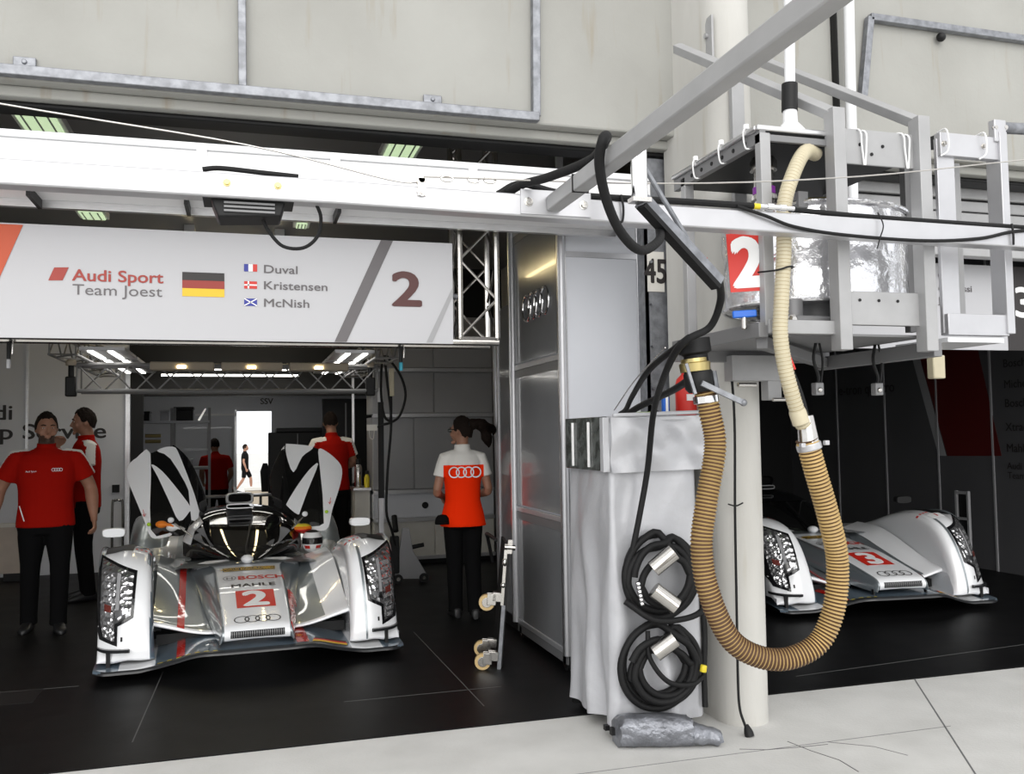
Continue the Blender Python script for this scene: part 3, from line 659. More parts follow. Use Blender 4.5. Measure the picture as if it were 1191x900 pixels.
# ---- hoses
def ribbed(t, pts, r, pitch, mats, name, amp):
    P = cr(pts, 24); L = [0.]
    for a, c in zip(P, P[1:]): L.append(L[-1]+(c-a).length)
    n = int(L[-1]/pitch*4); R = []; j = 0; Q = []; rad = []
    for i in range(n+1):
        s_ = L[-1]*i/n
        while j < len(L)-2 and L[j+1] < s_: j += 1
        Q.append(P[j].lerp(P[j+1], (s_-L[j])/max(L[j+1]-L[j], 1e-9))); rad.append(r+(amp, amp*.6, -amp*.6, -amp*.2)[i % 4])
    b = MB(mats[0]); b.tube(Q, rad, 16, mats=mats); return b.build(name, t, True, smooth=60)
t = thing('refuelling_hose', 'large tan ribbed refuelling hose hanging in a U from the valve under the tank frame', 'hose', (2.2, 3.45, .5))
ribbed(t, [(1.900, 3.50, 1.74), (1.925, 3.50, 1.62), (1.945, 3.5, 1.47), (1.895, 3.5, 1.23), (1.868, 3.5, 1.05), (1.89, 3.49, .86), (1.98, 3.48, .66), (2.11, 3.46, .575), (2.25, 3.44, .565), (2.38, 3.42, .63), (2.445, 3.40, .78), (2.46, 3.39, .98), (2.405, 3.37, 1.18), (2.345, 3.36, 1.36), (2.30, 3.35, 1.50)], .0455, .0158, ['hose_ridge', 'hose_ridge', 'hose_groove', 'hose_groove'], 'hose', .0038)
b = MB('brass'); b.lathe([(.065, 0), (.068, .035), (.058, .04), (.058, .055)], (1.86, 3.50, 1.80), (-.1, 0, 1)); b.build('brass_collar', t, True)
b = MB('black'); b.lathe([(.05, -.10), (.064, -.08), (.064, -.02), (.052, 0), (.052, .06), (.07, .07), (.07, .13)], (1.87, 3.50, 1.81), (-.12, 0, 1)); b.build('dry_break_valve', t, True)
b = MB('galvanised'); b.bar((1.85, 3.43, 1.745), (2.03, 3.40, 1.66), .018, .022); b.ball((2.03, 3.40, 1.66), .016); b.build('lever', t, True)
b = MB('galvanised'); b.bar((1.80, 3.47, 1.83), (1.835, 3.46, 1.70), .025, .012); b.bar((1.93, 3.46, 1.80), (1.94, 3.45, 1.70), .02, .012); b.build('latch', t, True)
b = MB('chrome'); b.lathe([(.052, 0), (.055, .002), (.055, .03), (.052, .032)], (1.905, 3.5, 1.695), (.12, 0, -1)); b.build('clamp', t, True)
b = MB('bright_aluminium'); b.lathe([(.050, 0), (.053, .002), (.053, .028), (.050, .03)], (2.315, 3.352, 1.455), (-.25, 0, 1)); b.box((2.24, 3.30, 1.465), (2.262, 3.322, 1.485)); b.box((2.358, 3.30, 1.475), (2.378, 3.322, 1.495)); b.build('white_clamp', t, True, bevel=.003)
b = MB('steel'); b.tube([(2.31, 3.35, 1.48), (2.295, 3.35, 1.60)], [.045, .035], 14); b.build('reducer', t, True)
t = thing('vent_hose', 'cream ribbed vent hose curving down from the tank top across the frame', 'hose', (2.2, 3.3, 1.5))
ribbed(t, [(2.46, 3.45, 2.78), (2.36, 3.38, 2.76), (2.27, 3.33, 2.66), (2.20, 3.31, 2.50), (2.19, 3.31, 2.30), (2.17, 3.31, 2.08), (2.16, 3.31, 1.95), (2.175, 3.31, 1.82), (2.205, 3.31, 1.70), (2.245, 3.32, 1.60), (2.27, 3.33, 1.56)], .0315, .016, ['hose_cream', 'hose_cream', 'hose_cream', 'hose_cream_ring'], 'hose', .0014)
b = MB('hose_cream'); b.lathe([(.034, 0), (.036, .01), (.036, .06), (.03, .065)], (2.235, 3.32, 1.625), (.35, 0, -1)); b.build('cuff', t, True)
cable('sleeved_cable', [(2.22, 3.42, 1.93), (2.245, 3.40, 1.84), (2.29, 3.38, 1.70), (2.31, 3.36, 1.57), (2.31, 3.35, 1.52)], .016, 'black_rubber', 'black sleeved cable with red stripe beside the cream hose', 'cable')
cable('red_cord', [(2.225, 3.40, 1.945), (2.245, 3.382, 1.87), (2.265, 3.37, 1.80)], .006, 'ink_red', 'short red cord beside the black sleeved cable', 'cord')
cable('cable_tie', [(2.10, 3.37, 2.215), (2.14, 3.29, 2.212), (2.185, 3.272, 2.225), (2.22, 3.29, 2.228), (2.225, 3.33, 2.228)], .004, 'black', 'black tie holding the cream hose to the frame’s left post', 'cable tie')
# cables from boom to cabinet
cable('power_cable', [(1.735, 3.055, 2.115), (1.82, 3.2, 2.059), (1.826, 3.3, 1.968), (1.735, 3.33, 1.915), (1.744, 3.5, 1.843), (1.90, 4.0, 1.655), (1.955, 4.21, 1.356), (1.92, 4.245, 1.117), (1.88, 4.25, .944), (1.86, 4.25, .85)], .0155, 'black_rubber', 'thick black cable falling from the boom past the cabinet’s front to the coils', 'cable', k=10)
cable('power_cable', [(1.76, 3.36, 1.93), (1.79, 3.8, 1.833), (1.90, 4.25, 1.73), (1.97, 4.5, 1.665), (1.98, 4.6, 1.645)], .014, 'black_rubber', 'black cable running back from the platform corner to the cabinet top', 'cable')
cable('power_cable', [(1.90, 3.60, 1.78), (1.95, 3.9, 1.738), (2.01, 4.4, 1.68), (2.05, 4.65, 1.647)], .018, 'black_rubber', 'black cable from the hose valve to the cabinet top', 'cable')
cable('tie_wire', [(1.72, 3.5, 1.90), (1.80, 4.0, 1.79), (1.86, 4.4, 1.66)], .003, 'steel', 'thin steel tie wire slanting above the cabinet top', 'wire')
t = thing('mains_lead', 'thin black mains lead hanging down the pillar to a plug on the ground', 'cable', (2.45, 4.22, 0))
b = MB('black_rubber'); b.tube(cr([(2.44, 4.21, 1.95), (2.462, 4.218, 1.6), (2.452, 4.222, 1.1), (2.446, 4.222, .6), (2.438, 4.215, .25), (2.43, 4.19, .12), (2.435, 4.15, .045)], 6), .007, 8); b.build('lead', t, True)
b = MB('black'); b.lathe([(.010, 0), (.018, .02), (.024, .04), (.024, .06), (.012, .062)], (2.437, 4.145, .055), (.1, -.3, -.8)); b.build('plug', t, True)
cable('tie_wire', [(2.42, 4.235, 1.16), (2.46, 4.225, 1.15), (2.50, 4.22, 1.165)], .004, 'black', 'short bent wire stub on the pillar front', 'wire')
t = thing('junction_box', 'small cream electrical box hung under the aluminium frame', 'electrical box', (4.11, 4.6, 1.84))
b = MB('hose_cream'); b.box((4.06, 4.58, 1.845), (4.15, 4.64, 1.99)); b.build('case', t, True, bevel=.008)
b = MB('black'); b.tube(cr([(4.11, 4.62, 1.99), (4.12, 4.64, 2.05), (4.11, 4.8, 2.4), (4.11, 5.04, 2.72)], 4), .006, 6); b.build('cable', t, True)
for nm, x, y, z, lab in (('cable_connector', 2.98, 3.75, 1.86, 'black connector on hanging cables right of the cream hose'), ('hanging_hook', 2.62, 3.72, 1.87, 'small dark hook hanging under the tank platform')):
    z = 1.955; t = thing(nm, lab, 'hook', (x, y, z-.25))
    b = MB('black'); b.tube(cr([(x, y, z), (x-.015, y, z-.08), (x+.01, y, z-.16), (x, y, z-.2)], 5), .008, 6); b.tube(cr([(x+.02, y, z), (x+.035, y, z-.09), (x+.02, y, z-.2)], 5), .006, 6); b.build('cord', t, True)
    b = MB('dark_grey_paint'); b.box((x-.02, y-.02, z-.25), (x+.025, y+.02, z-.19)); b.m('steel'); b.cyl((x, y-.03, z-.225), (x, y-.02, z-.225), .012); b.build('connector', t, True, bevel=.005)
# platform brackets below the frame
t = thing('pillar_bracket', 'grey steel angle bracket clamped to the pillar under the tank platform', 'bracket', (2.6, 4.1, 1.7))
b = MB('grey_paint'); b.box((2.40, 4.12, 1.80), (2.72, 4.2, 1.93)); b.build('plate', t, True)
b = MB('grey_paint'); b.box((2.62, 4.14, 1.70), (2.70, 4.21, 1.82)); b.build('angle', t, True, bevel=.004)
b = MB('steel'); b.cyl((2.36, 4.0, 1.77), (2.46, 4.0, 1.77), .012); b.cyl((2.62, 4.1, 1.70), (2.75, 4.1, 1.70), .01); b.build('pins', t, True)
# ---- equipment cabinet
t = thing('equipment_cabinet', 'tall equipment cabinet under a silver-grey cover beside the concrete pillar', 'cabinet', (2.05, 4.62, 0))
random.seed(5); b = MB('tarp'); rows = []
def cov(u, z):   # perimeter of the cover with folds, u 0..1 : left-back, left-front, right-front, right-back
    x0, x1, y0, y1 = 1.80, 2.28, 4.33, 4.92
    e = .020*math.sin(u*37+z*2.3)*(1.35-z) + .016*math.sin(u*61+z*5.0)*max(0, 1.1-z)+.010*math.sin(u*17-z*7)+.014*max(0, z-.8)*abs(math.sin(u*26-z*6))
    p = [(x0, y1), (x0, y0), (x1, y0), (x1, y1)]; sgm = [(0, .36), (.36, .64), (.64, 1.0)]
    for i, (a, c) in enumerate(sgm):
        if u <= c+1e-9:
            f = (u-a)/(c-a); nx, ny = ((-1, 0), (0, -1), (1, 0))[i]
            bl = min(1, min(f, 1-f)*8)
            q = p[i]; r = p[i+1]; fl = .025*max(0, 1-z/1.4)
            return (q[0]+(r[0]-q[0])*f+nx*(e*bl+fl)-(0), q[1]+(r[1]-q[1])*f+ny*(e*bl+fl), z)
for k in range(29): rows.append([cov(j/96, .055+1.34*k/28+(.012*math.sin(j/96*31) if k == 0 else 0)) for j in range(97)])
b.grid(rows); b.build('cover', t, True, smooth=70)
b = MB('dark_grey_paint'); b.box((1.84, 4.38, .07), (2.25, 4.9, 1.36)); b.build('carcass', t, True)
b = MB('tarp'); r2 = []
for k in range(9):
    z = 1.335+.285*k/8
    rr = []
    for j in range(41):
        x = 1.79+.55*j/40; rr.append((x, 4.285+.006*math.sin(j*.5+k)+.016*math.sin(k*.55+j*.16)+.008*math.sin(k*1.1-j*.23)-.012*(1-k/8), z+.012*j/40-.010*math.sin(j/40*PI)*(k == 8)))
    r2.append(rr)
b.grid(r2); b.grid([[(x, y+.014, z) for x, y, z in r] for r in r2[::-1]]); b.build('front_flap', t, True, smooth=60)
b = MB('tarp'); b.box((1.80, 4.29, 1.60), (2.335, 4.9, 1.628)); b.bar((1.80, 4.285, 1.63), (2.34, 4.285, 1.645), .03, .02); b.build('top_panel', t, True, bevel=.008)
b = MB('mesh_plastic'); b.box((1.765, 4.32, 1.345), (1.785, 4.9, 1.625)); b.build('mesh_side', t, True, bevel=.004)
MB('mesh_plastic').box((2.30, 4.32, 1.345), (2.32, 4.9, 1.60)).build('mesh_side', t, True, bevel=.004)
b = MB('ink_white')
b.bm.free()
for y in (4.52, 4.76): MB('ink_white').box((1.752, y-.009, 1.36), (1.764, y+.009, 1.60)).build('side_strap', t, True, bevel=.003)
MB('tarp').box((1.752, 4.30, 1.34), (1.79, 4.345, 1.62)).build('flap_edge', t, True, bevel=.003)
for x, y in ((1.83, 4.40), (1.83, 4.86), (2.24, 4.40), (2.24, 4.86)):
    b = MB('black'); b.cyl((x-.012, y, .03), (x+.012, y, .03), .03, 14); b.box((x-.018, y-.012, .03), (x+.018, y+.012, .075)); b.build('caster', t, True)
b = MB('black'); b.box((1.75, 4.34, .035), (1.83, 4.37, .06)); b.box((1.77, 4.85, .03), (1.83, 4.89, .06)); b.build('brake_pedal', t, True)
# coils of black hose hung on the cabinet's front
def coil(cx, cz, rx, rz, turns, y, name, label, seed):
    random.seed(seed); pts = []
    n = int(turns*16)
    for k in range(n+1):
        a = PI*.5+2*PI*k/16; kk = k//16
        e = .82+.16*math.sin(kk*2.1+seed)+.03*math.sin(k*.7)
        pts.append((cx+rx*e*math.cos(a)+.015*math.sin(kk*3+seed), y-.022*(kk % 3)-.006*kk, cz+rz*e*math.sin(a)-.02*(1-e)*8*(math.sin(a) > 0)))
    b = MB('black_rubber'); b.tube(cr(pts, 3), .0185, 10); return single(b, name, label, 'hose', smooth=60)
coil(2.035, .815, .205, .22, 4.3, 4.27, 'coiled_hose', 'upper coil of black air hose on the cabinet front', 1)
coil(2.015, .365, .215, .215, 5.2, 4.26, 'coiled_hose', 'lower coil of black air hose on the cabinet front', 2)
cable('air_hose', [(1.82, 4.22, .70), (1.95, 4.17, .61), (2.10, 4.17, .60), (2.22, 4.18, .63), (2.30, 4.25, .70)], .016, 'black_rubber', 'black hose linking the two coils across the cabinet front', 'hose')
cable('air_hose', [(1.93, 4.2, .55), (1.93, 4.18, .42), (2.02, 4.17, .30), (2.15, 4.18, .27), (2.24, 4.22, .29)], .013, 'black_rubber', 'thinner black hose bowed inside the lower coil', 'hose')
cable('air_hose', [(2.31, 4.45, 1.30), (2.325, 4.40, .9), (2.33, 4.36, .5), (2.29, 4.30, .3), (2.28, 4.28, .12)], .016, 'black_rubber', 'black hose hanging behind the ribbed hose at the cabinet’s right edge', 'hose')
def sleeve(p0, p1, label):
    p0, p1 = V(p0), V(p1); d = (p1-p0)
    t = thing('metal_sleeve', label, 'metal sleeve', p0)
    b = MB('steel'); r = .042; ax = d.normalized(); h = d.length
    b.lathe([(r, 0), (r, h), (r-.004, h+.001), (r-.006, h-.004), (r-.006, .005), (r-.003, -.001)], p0, ax, 28); b.build('shell', t, True)
    b = MB('black_rubber'); b.cyl(p0+ax*.02, p1-ax*.02, .018, 12); b.build('hose_end', t, True)
sleeve((1.945, 4.15, .862), (2.045, 4.12, .945), 'polished steel sleeve in the upper part of the upper coil')
sleeve((1.945, 4.15, .760), (2.050, 4.12, .675), 'polished steel sleeve in the lower part of the upper coil, tilted down to the right')
sleeve((1.945, 4.15, .448), (2.040, 4.12, .520), 'polished steel sleeve in the lower coil')
b = MB('chrome')
for k in range(6): b.lathe([(.010, 0), (.012, .003), (.012, .014), (.009, .017)], (1.868+.004*k, 4.17, .80-k*.020), (.2, 0, -1), 10)
single(b, 'hose_coupling', 'chrome hose coupling at the left inside the upper coil', 'coupling')
b = MB('yellow'); b.lathe([(.015, 0), (.017, .004), (.017, .03), (.015, .034)], (2.215, 4.17, .33), (.2, 0, 1), 10); single(b, 'hose_marker', 'small yellow marker ring on the lower coil', 'marker')
# taped bundle on the ground
random.seed(9); t = thing('taped_bundle', 'bundle wrapped in silver tape lying on the concrete before the cabinet', 'bundle', (2.0, 4.17, 0))
b = MB('bag_tape'); rows = []
for k in range(15):
    u = k/14; x = 1.755+.34*u; r = (.072, .080)
    sc = .86 if k == 0 else .97 if k == 1 else 1-.12*max(0, u-.8)*3
    rows.append([(x+.006*math.sin(a*2.1), 4.21-.10*u+r[0]*sc*1.0*math.copysign(abs(math.cos(2*PI*a/20))**.7, math.cos(2*PI*a/20))+random.uniform(-.004, .004), .078*sc+r[1]*.93*sc*math.copysign(abs(math.sin(2*PI*a/20))**.75, math.sin(2*PI*a/20))+random.uniform(-.003, .003)+(.078*(1-sc) if False else 0)) for a in range(20)])
b.grid(rows, True, cap0=True, cap1=True); b.build('body', t, True, smooth=50)
b = MB('bag_tape'); rows = []
for k in range(7):
    u = k/6; x = 2.09+.15*u; sc = .075-.035*u+.012*(k == 5)
    rows.append([(x, 4.11-.05*u+(sc*.95+random.uniform(-.008, .008))*math.cos(2*PI*a/14), .062-.022*u+(sc*.8+random.uniform(-.005, .005))*math.sin(2*PI*a/14)) for a in range(14)])
b.grid(rows, True, cap0=True, cap1=True); b.build('twisted_end', t, True, smooth=50)
b = MB('black'); b.box((1.735, 4.22, .05), (1.765, 4.25, .085)); b.build('strap', t, True)
# extinguisher behind the cabinet
t = thing('fire_extinguisher', 'red fire extinguisher standing between the cabinet and the pillar behind the ribbed hose', 'fire extinguisher', (2.33, 4.5, 1.63))
b = MB('ink_red'); b.lathe([(.055, 0), (.058, .01), (.058, .17), (.05, .20), (.025, .225), (.018, .24)], (2.33, 4.5, 1.63), n=24); b.build('cylinder', t, True)
b = MB('ink_white'); b.box((2.305, 4.438, 1.71), (2.35, 4.444, 1.745)); b.build('label', t, True)
b = MB('black'); b.box((2.31, 4.46, 1.865), (2.35, 4.52, 1.885)); b.bar((2.33, 4.48, 1.88), (2.33, 4.42, 1.90), .02, .01); b.build('valve', t, True)
for x, c, lab in ((2.07, 'lime', 'lime green small tool on the cabinet top'), (2.17, 'blue_plastic', 'blue plastic clip standing on the cabinet top')):
    b = MB(c); z = 1.63
    if c == 'blue_plastic': b.box((x, 4.45, z), (x+.035, 4.48, z+.10)); b.m('ink_white'); b.box((x+.01, 4.44, z), (x+.025, 4.45, z+.14))
    else: b.bar((x-.04, 4.5, z+.012), (x+.05, 4.44, z+.012), .02, .018); b.m('black'); b.ball((x+.055, 4.44, z+.014), .014)
    single(b, 'tool', lab, 'tool', bevel=.004)
# ================================================================ GARAGE CONTENTS
# wheeled partition tower with smoked panels and four chrome rings
t = thing('partition_tower', 'tall wheeled partition cabinet with smoked panels, aluminium edges and four rings on its side', 'partition', (2.27, 6.4, 0))
b = MB('panel_light'); b.box((2.01, 5.545, .13), (2.555, 6.72, 3.1)); b.build('body', t, True)
zs = [.13, .99, 2.06, 3.08]
for z0, z1 in zip(zs, zs[1:]):
    b = MB('panel_smoke'); b.box((1.995, 5.56, z0+.02), (2.01, 6.66, z1-.02)); b.build('side_panel', t, True)
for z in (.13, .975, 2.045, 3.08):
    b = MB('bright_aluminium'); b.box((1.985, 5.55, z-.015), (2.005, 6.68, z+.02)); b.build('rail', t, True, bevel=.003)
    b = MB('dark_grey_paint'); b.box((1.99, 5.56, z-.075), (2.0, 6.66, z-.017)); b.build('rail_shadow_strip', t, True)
for x, y, h in ((1.985, 5.535, 3.38), (1.985, 6.67, 3.3), (2.55, 5.535, 3.15)):
    b = MB('bright_aluminium'); b.lathe([(.026, .12), (.026, h)], (x, y, 0), n=16); b.m('aluminium'); b.box((x-.03, y-.012, .12), (x+.03, y+.012, h-.1)); b.build('corner_post', t, True)
b = MB('panel_light'); b.box((2.01, 5.53, 2.715), (2.54, 5.548, 3.08)); b.build('front_panel', t, True, bevel=.004)
b = MB('panel_light'); b.box((2.01, 5.53, .13), (2.54, 5.548, 2.70)); b.build('front_panel', t, True, bevel=.004)
b = MB('bright_aluminium'); b.box((2.01, 5.524, 2.70), (2.54, 5.532, 2.735)); b.build('front_rail', t, True)
b = MB('chrome')
for i in range(4):
    y = 6.30-i*.135; b.tube([(1.987, y+.095*math.cos(2*PI*a/32), 2.465+.095*math.sin(2*PI*a/32)) for a in range(32)], .010, 8, closed=True)
b.build('ring_emblem', t, True)
b = MB('black'); b.box((2.0, 5.56, .08), (2.55, 6.7, .13)); b.build('base', t, True)
for y in (5.62, 6.6):
    b = MB('black'); b.cyl((2.0, y, .05), (2.05, y, .05), .05, 16); b.m('steel'); b.cyl((1.995, y, .05), (2.0, y, .05), .025, 12); b.m('black'); b.box((1.99, y-.03, .05), (2.06, y+.03, .10)); b.build('caster', t, True)
# second, dark partition further in
t = thing('dark_partition', 'dark partition panel standing behind the smoked tower, edged with aluminium', 'partition', (2.25, 7.0, 0))
b = MB('panel_smoke'); b.box((2.06, 6.74, .1), (2.10, 7.38, 2.6)); b.build('panel', t, True)
b = MB('black'); b.box((2.05, 6.74, .0), (2.12, 7.38, .1)); b.build('foot', t, True)
b = MB('bright_aluminium'); b.box((2.05, 7.36, .1), (2.11, 7.40, 2.6)); b.build('edge', t, True)
# upright wheel dolly
t = thing('wheel_dolly', 'black board dolly stood upright against the partition, its yellowish casters facing out', 'dolly', (1.66, 5.9, 0))
Q = M.Translation((1.60, 5.82, 0)) @ M.Rotation(math.radians(-12), 4, 'Z') @ M.Rotation(math.radians(5), 4, 'Y')
def dl(mb, name, **k): mb.bm.transform(Q); return mb.build(name, t, True, **k)
b = MB('black'); b.box((0, -.02, .02), (.02, .62, .80)); dl(b, 'board')
b = MB('galvanised'); b.box((-.012, -.03, .0), (.012, -.015, .42)); dl(b, 'edge_rail')
b = MB('steel'); b.box((-.02, -.03, .42), (.0, -.01, .82)); b.ball((-.01, -.02, .70), (.02, .02, .03)); b.ball((-.01, -.02, .55), (.02, .02, .02)); dl(b, 'hinge_bar')
b = MB('steel'); b.cyl((-.02, -.03, .80), (.05, -.03, .80), .018, 10); b.box((.0, -.04, .76), (.03, .0, .85)); dl(b, 'latch')
for y, z in ((-.02, .08), (.18, .12), (-.0, .46)):
    b = MB('wheel_yellow'); b.cyl((-.11, y-.018, z-.03), (-.11, y+.018, z-.03), .052, 20); c = dl(b, 'caster'); b = MB('steel'); b.cyl((-.11, y-.021, z-.03), (-.11, y+.021, z-.03), .034, 16); b.box((-.11, y-.028, z-.045), (-.05, y-.021, z+.03)); b.box((-.11, y+.021, z-.045), (-.05, y+.028, z+.03)); b.box((-.075, y-.028, z-.02), (-.01, y+.028, z+.04)); b.bm.transform(Q); b.build('fork', c, True, bevel=.003)
b = MB('black_rubber'); b.tube(cr([(1.86, 6.9, .55), (1.80, 6.8, .74), (1.74, 6.6, .80), (1.70, 6.2, .80)], 6), .014, 8); single(b, 'rubber_hose', 'black rubber hose arching behind the upright dolly', 'hose', smooth=60)
# storage wall right, back
def cabinet(x0, x1, z0, z1, y, name, label, m_, doors=1, group=None, split='v', knob=False):
    t = thing(name, label, 'cabinet', ((x0+x1)/2, y+.25, z0), 0, group)
    b = MB(m_); b.box((x0, y+.02, z0), (x1, y+.55, z1)); b.build('carcass', t, True)
    for i in range(doors):
        a, c = x0+(x1-x0)*i/doors, x0+(x1-x0)*(i+1)/doors
        b = MB(m_); b.box((a+.006, y, z0+.01), (c-.006, y+.019, z1-.01)); d = b.build('door', t, True, bevel=.004)
        if knob: q = MB('black'); q.cyl(((a+c)/2-.12, y-.012, (z0+z1)/2), ((a+c)/2-.12, y, (z0+z1)/2), .04, 16); q.build('lock', d, True)
    return t
cabinet(1.46, 2.95, 2.36, 2.75, 10.82, 'wall_cabinet', 'grey cabinet at the top of the storage wall, right of the doorway', 'panel_grey', 2)
cabinet(1.46, 2.95, 1.81, 2.32, 10.82, 'wall_cabinet', 'grey cabinet second from the top of the storage wall', 'panel_grey', 2)
cabinet(1.46, 2.95, .90, 1.77, 10.82, 'wall_cabinet', 'tall double-door grey cabinet in the storage wall behind the woman', 'panel_grey', 3)
cabinet(1.46, 2.95, .56, .85, 10.82, 'drawer_cabinet', 'pale grey drawer unit with round black lock in the storage wall', 'panel_light', 1, knob=True)
cabinet(1.46, 2.95, .09, .52, 10.82, 'base_cabinet', 'whitish base cabinet along the floor of the storage wall', 'offwhite', 2)
for z in (2.34, 1.79, .875, .54, .085):
    b = MB('bright_aluminium'); b.box((1.46, 10.79, z-.022), (2.95, 10.82, z+.022)); single(b, 'shelf_rail', 'aluminium rail of the storage wall at '+{2.34: 'the very top', 1.79: 'the woman’s head height', .875: 'the woman’s elbow height', .54: 'the woman’s hip height', .085: 'floor level'}[z], 'rail', bevel=.004)
b = MB('black'); b.box((1.46, 10.86, 0.006), (2.95, 11.3, .085)); single(b, 'plinth', 'black plinth under the storage wall', 'plinth')
# counter in the doorway with flask and yellow bottle
t = thing('work_counter', 'beige counter front left of the storage wall, under the flask', 'counter', (1.35, 11.2, 0))
b = MB('offwhite'); b.box((1.26, 10.95, .006), (1.44, 11.4, .90)); b.build('carcass', t, True); b = MB('aluminium'); b.box((1.24, 10.92, .90), (1.45, 11.42, .93)); b.build('top', t, True)
t = thing('flask', 'steel vacuum flask standing on the beige counter', 'flask', (1.32, 11.1, .93))
b = MB('steel'); b.lathe([(.042, 0), (.045, .01), (.045, .24), (.03, .28)], n=18); b.build('body', t); b = MB('black'); b.lathe([(.032, .275), (.032, .34)], n=14); b.build('lid', t)
t = thing('spray_bottle', 'yellow bottle with black cap beside the flask on the counter', 'bottle', (1.41, 11.0, .93))
b = MB('yellow'); b.lathe([(.03, 0), (.032, .01), (.032, .12), (.015, .16)], n=14); b.build('body', t); b = MB('black'); b.box((-.02, -.03, .16), (.02, .02, .20)); b.build('cap', t)
b = MB('black'); b.ball((1.33, 11.28, .955), (.07, .07, .03)); single(b, 'cap', 'black cap lying on the counter left of the flask', 'cap', smooth=60)
b = MB('bright_aluminium'); b.box((1.335, 9.45, 0.006), (1.385, 9.5, 2.05)); b.m('black'); b.box((1.33, 9.44, .9), (1.39, 9.45, 1.9)); single(b, 'cable_post', 'thin post with black cables left of the storage wall', 'post')
t = thing('power_strip', 'cream power strip hanging among black cables right of the lighting frame', 'power strip', (1.41, 9.0, 1.93))
b = MB('hose_cream'); b.box((1.385, 8.98, 1.94), (1.43, 9.03, 2.22)); b.build('strip', t, True, bevel=.006)
for p in ([(1.34, 9.0, 2.35), (1.36, 9.0, 2.1), (1.40, 9, 1.7), (1.36, 9, 1.2), (1.345, 9, .8), (1.40, 9.05, .62), (1.45, 9.1, .45)], [(1.36, 9.02, 2.35), (1.50, 9.02, 2.15), (1.55, 9.02, 1.95), (1.49, 9.02, 1.75), (1.40, 9.02, 1.68), (1.33, 9.02, 1.66)], [(1.31, 9, 2.3), (1.30, 9, 2.0), (1.33, 9, 1.75), (1.40, 9.0, 1.68)], [(1.40, 9.0, 1.95), (1.40, 9, 1.80), (1.39, 9, 1.66)]):
    b = MB('black_rubber'); b.tube(cr(p, 5), .013, 8); b.build('cable', t, True)
t = thing('cable_socket', 'small white socket box on the wall behind the power strip', 'socket', (1.2, 9.4, 1.55))
b = MB('offwhite'); b.box((1.16, 9.0, 1.60), (1.26, 9.04, 1.66)); b.build('box', t, True); b = MB('black_rubber'); b.tube(cr([(1.25, 9.02, 1.63), (1.32, 9.02, 1.655), (1.38, 9.02, 1.675)], 4), .008, 6); b.build('lead', t, True)
b = MB('offwhite'); b.tube(cr([(1.18, 9.0, 1.60), (1.19, 9, 1.53), (1.22, 9, 1.52), (1.23, 9, 1.6)], 4), .004, 6); b.build('loop', t, True)
t = thing('jack_stand', 'grey wheeled jack stand right behind the number 2 car', 'jack', (1.66, 9.5, 0))
b = MB('panel_grey'); b.prism([(-.14, .06), (.20, .04), (.20, .09), (.06, .34), (.02, .58), (-.05, .58), (-.09, .3)], (1.63, 9.5, 0), UX, UZ, .05); b.build('frame', t, True, bevel=.006)
b = MB('black'); b.cyl((1.51, 9.46, .55), (1.51, 9.56, .70), .03); b.cyl((1.68, 9.44, .38), (1.80, 9.44, .40), .022); b.build('handle', t, True)
for x in (1.53, 1.80):
    b = MB('black'); b.cyl((x, 9.44, .055), (x, 9.48, .055), .05, 16); b.m('steel'); b.cyl((x, 9.435, .055), (x, 9.44, .055), .02, 10); b.build('wheel', t, True)
b = MB('black'); b.box((1.45, 9.42, .12), (1.54, 9.5, .5)); b.build('hydraulic_unit', t, True, bevel=.01)
for x, c, lab in ((.935, 'teal', 'teal-tipped black cable end hanging under the sign’s right end'), (-1.262, 'panel_grey', 'dark cable end hanging under the sign’s left end')):
    t = thing('hanging_lead', lab, 'cable', (x, 5.6, 1.93))
    b = MB('black'); b.tube([(x, 5.6, 2.10), (x, 5.6, 2.0)], .011, 8); b.m('steel'); b.cyl((x+.02, 5.6, 2.10), (x+.018, 5.6, 2.03), .006); b.build('lead', t, True)
    b = MB(c); b.cyl((x, 5.6, 1.95), (x, 5.6, 2.0), .012, 10); b.build('tip', t, True)
# work lights on the frame's ends
for x, lab in ((-1.5, 'black hanging tool with copper top left of the lighting frame'), (1.18, 'black hanging tool with copper top right of the lighting frame')):
    t = thing('hanging_tool', lab, 'tool', (x, 8.9, 1.97))
    b = MB('black'); b.box((x-.045, 8.86, 1.94), (x+.045, 8.94, 2.12)); b.build('body', t, True, bevel=.012)
    b = MB('beige_box'); b.lathe([(.045, 2.22), (.05, 2.25), (.02, 2.29)], (x, 8.9, 0)); b.m('black'); b.cyl((x, 8.9, 2.12), (x, 8.9, 2.24), .025); b.build('top', t, True)
# left of the bay
t = thing('board', 'pale wooden board on blocks against the left wall behind the two men', 'board', (-2.5, 11.3, 0))
b = MB('wood_board'); b.box((-2.74, 11.25, .09), (-2.33, 11.3, .60)); b.build('panel', t, True); b = MB('offwhite'); b.box((-2.74, 11.23, .60), (-2.33, 11.32, .64)); b.build('top_rail', t, True)
b = MB('black'); b.box((-2.56, 11.25, .006), (-2.35, 11.3, .09)); b.build('block', t, True)
t = thing('push_handle', 'bent steel handle standing by the wall behind the white-sleeved man', 'handle', (-1.42, 11.3, 0))
b = MB('steel'); b.tube(cr([(-1.46, 11.3, .006), (-1.46, 11.3, .78), (-1.43, 11.3, .85), (-1.38, 11.3, .85), (-1.35, 11.3, .78), (-1.35, 11.3, .006)], 5), .014, 8); b.build('tube', t, True)
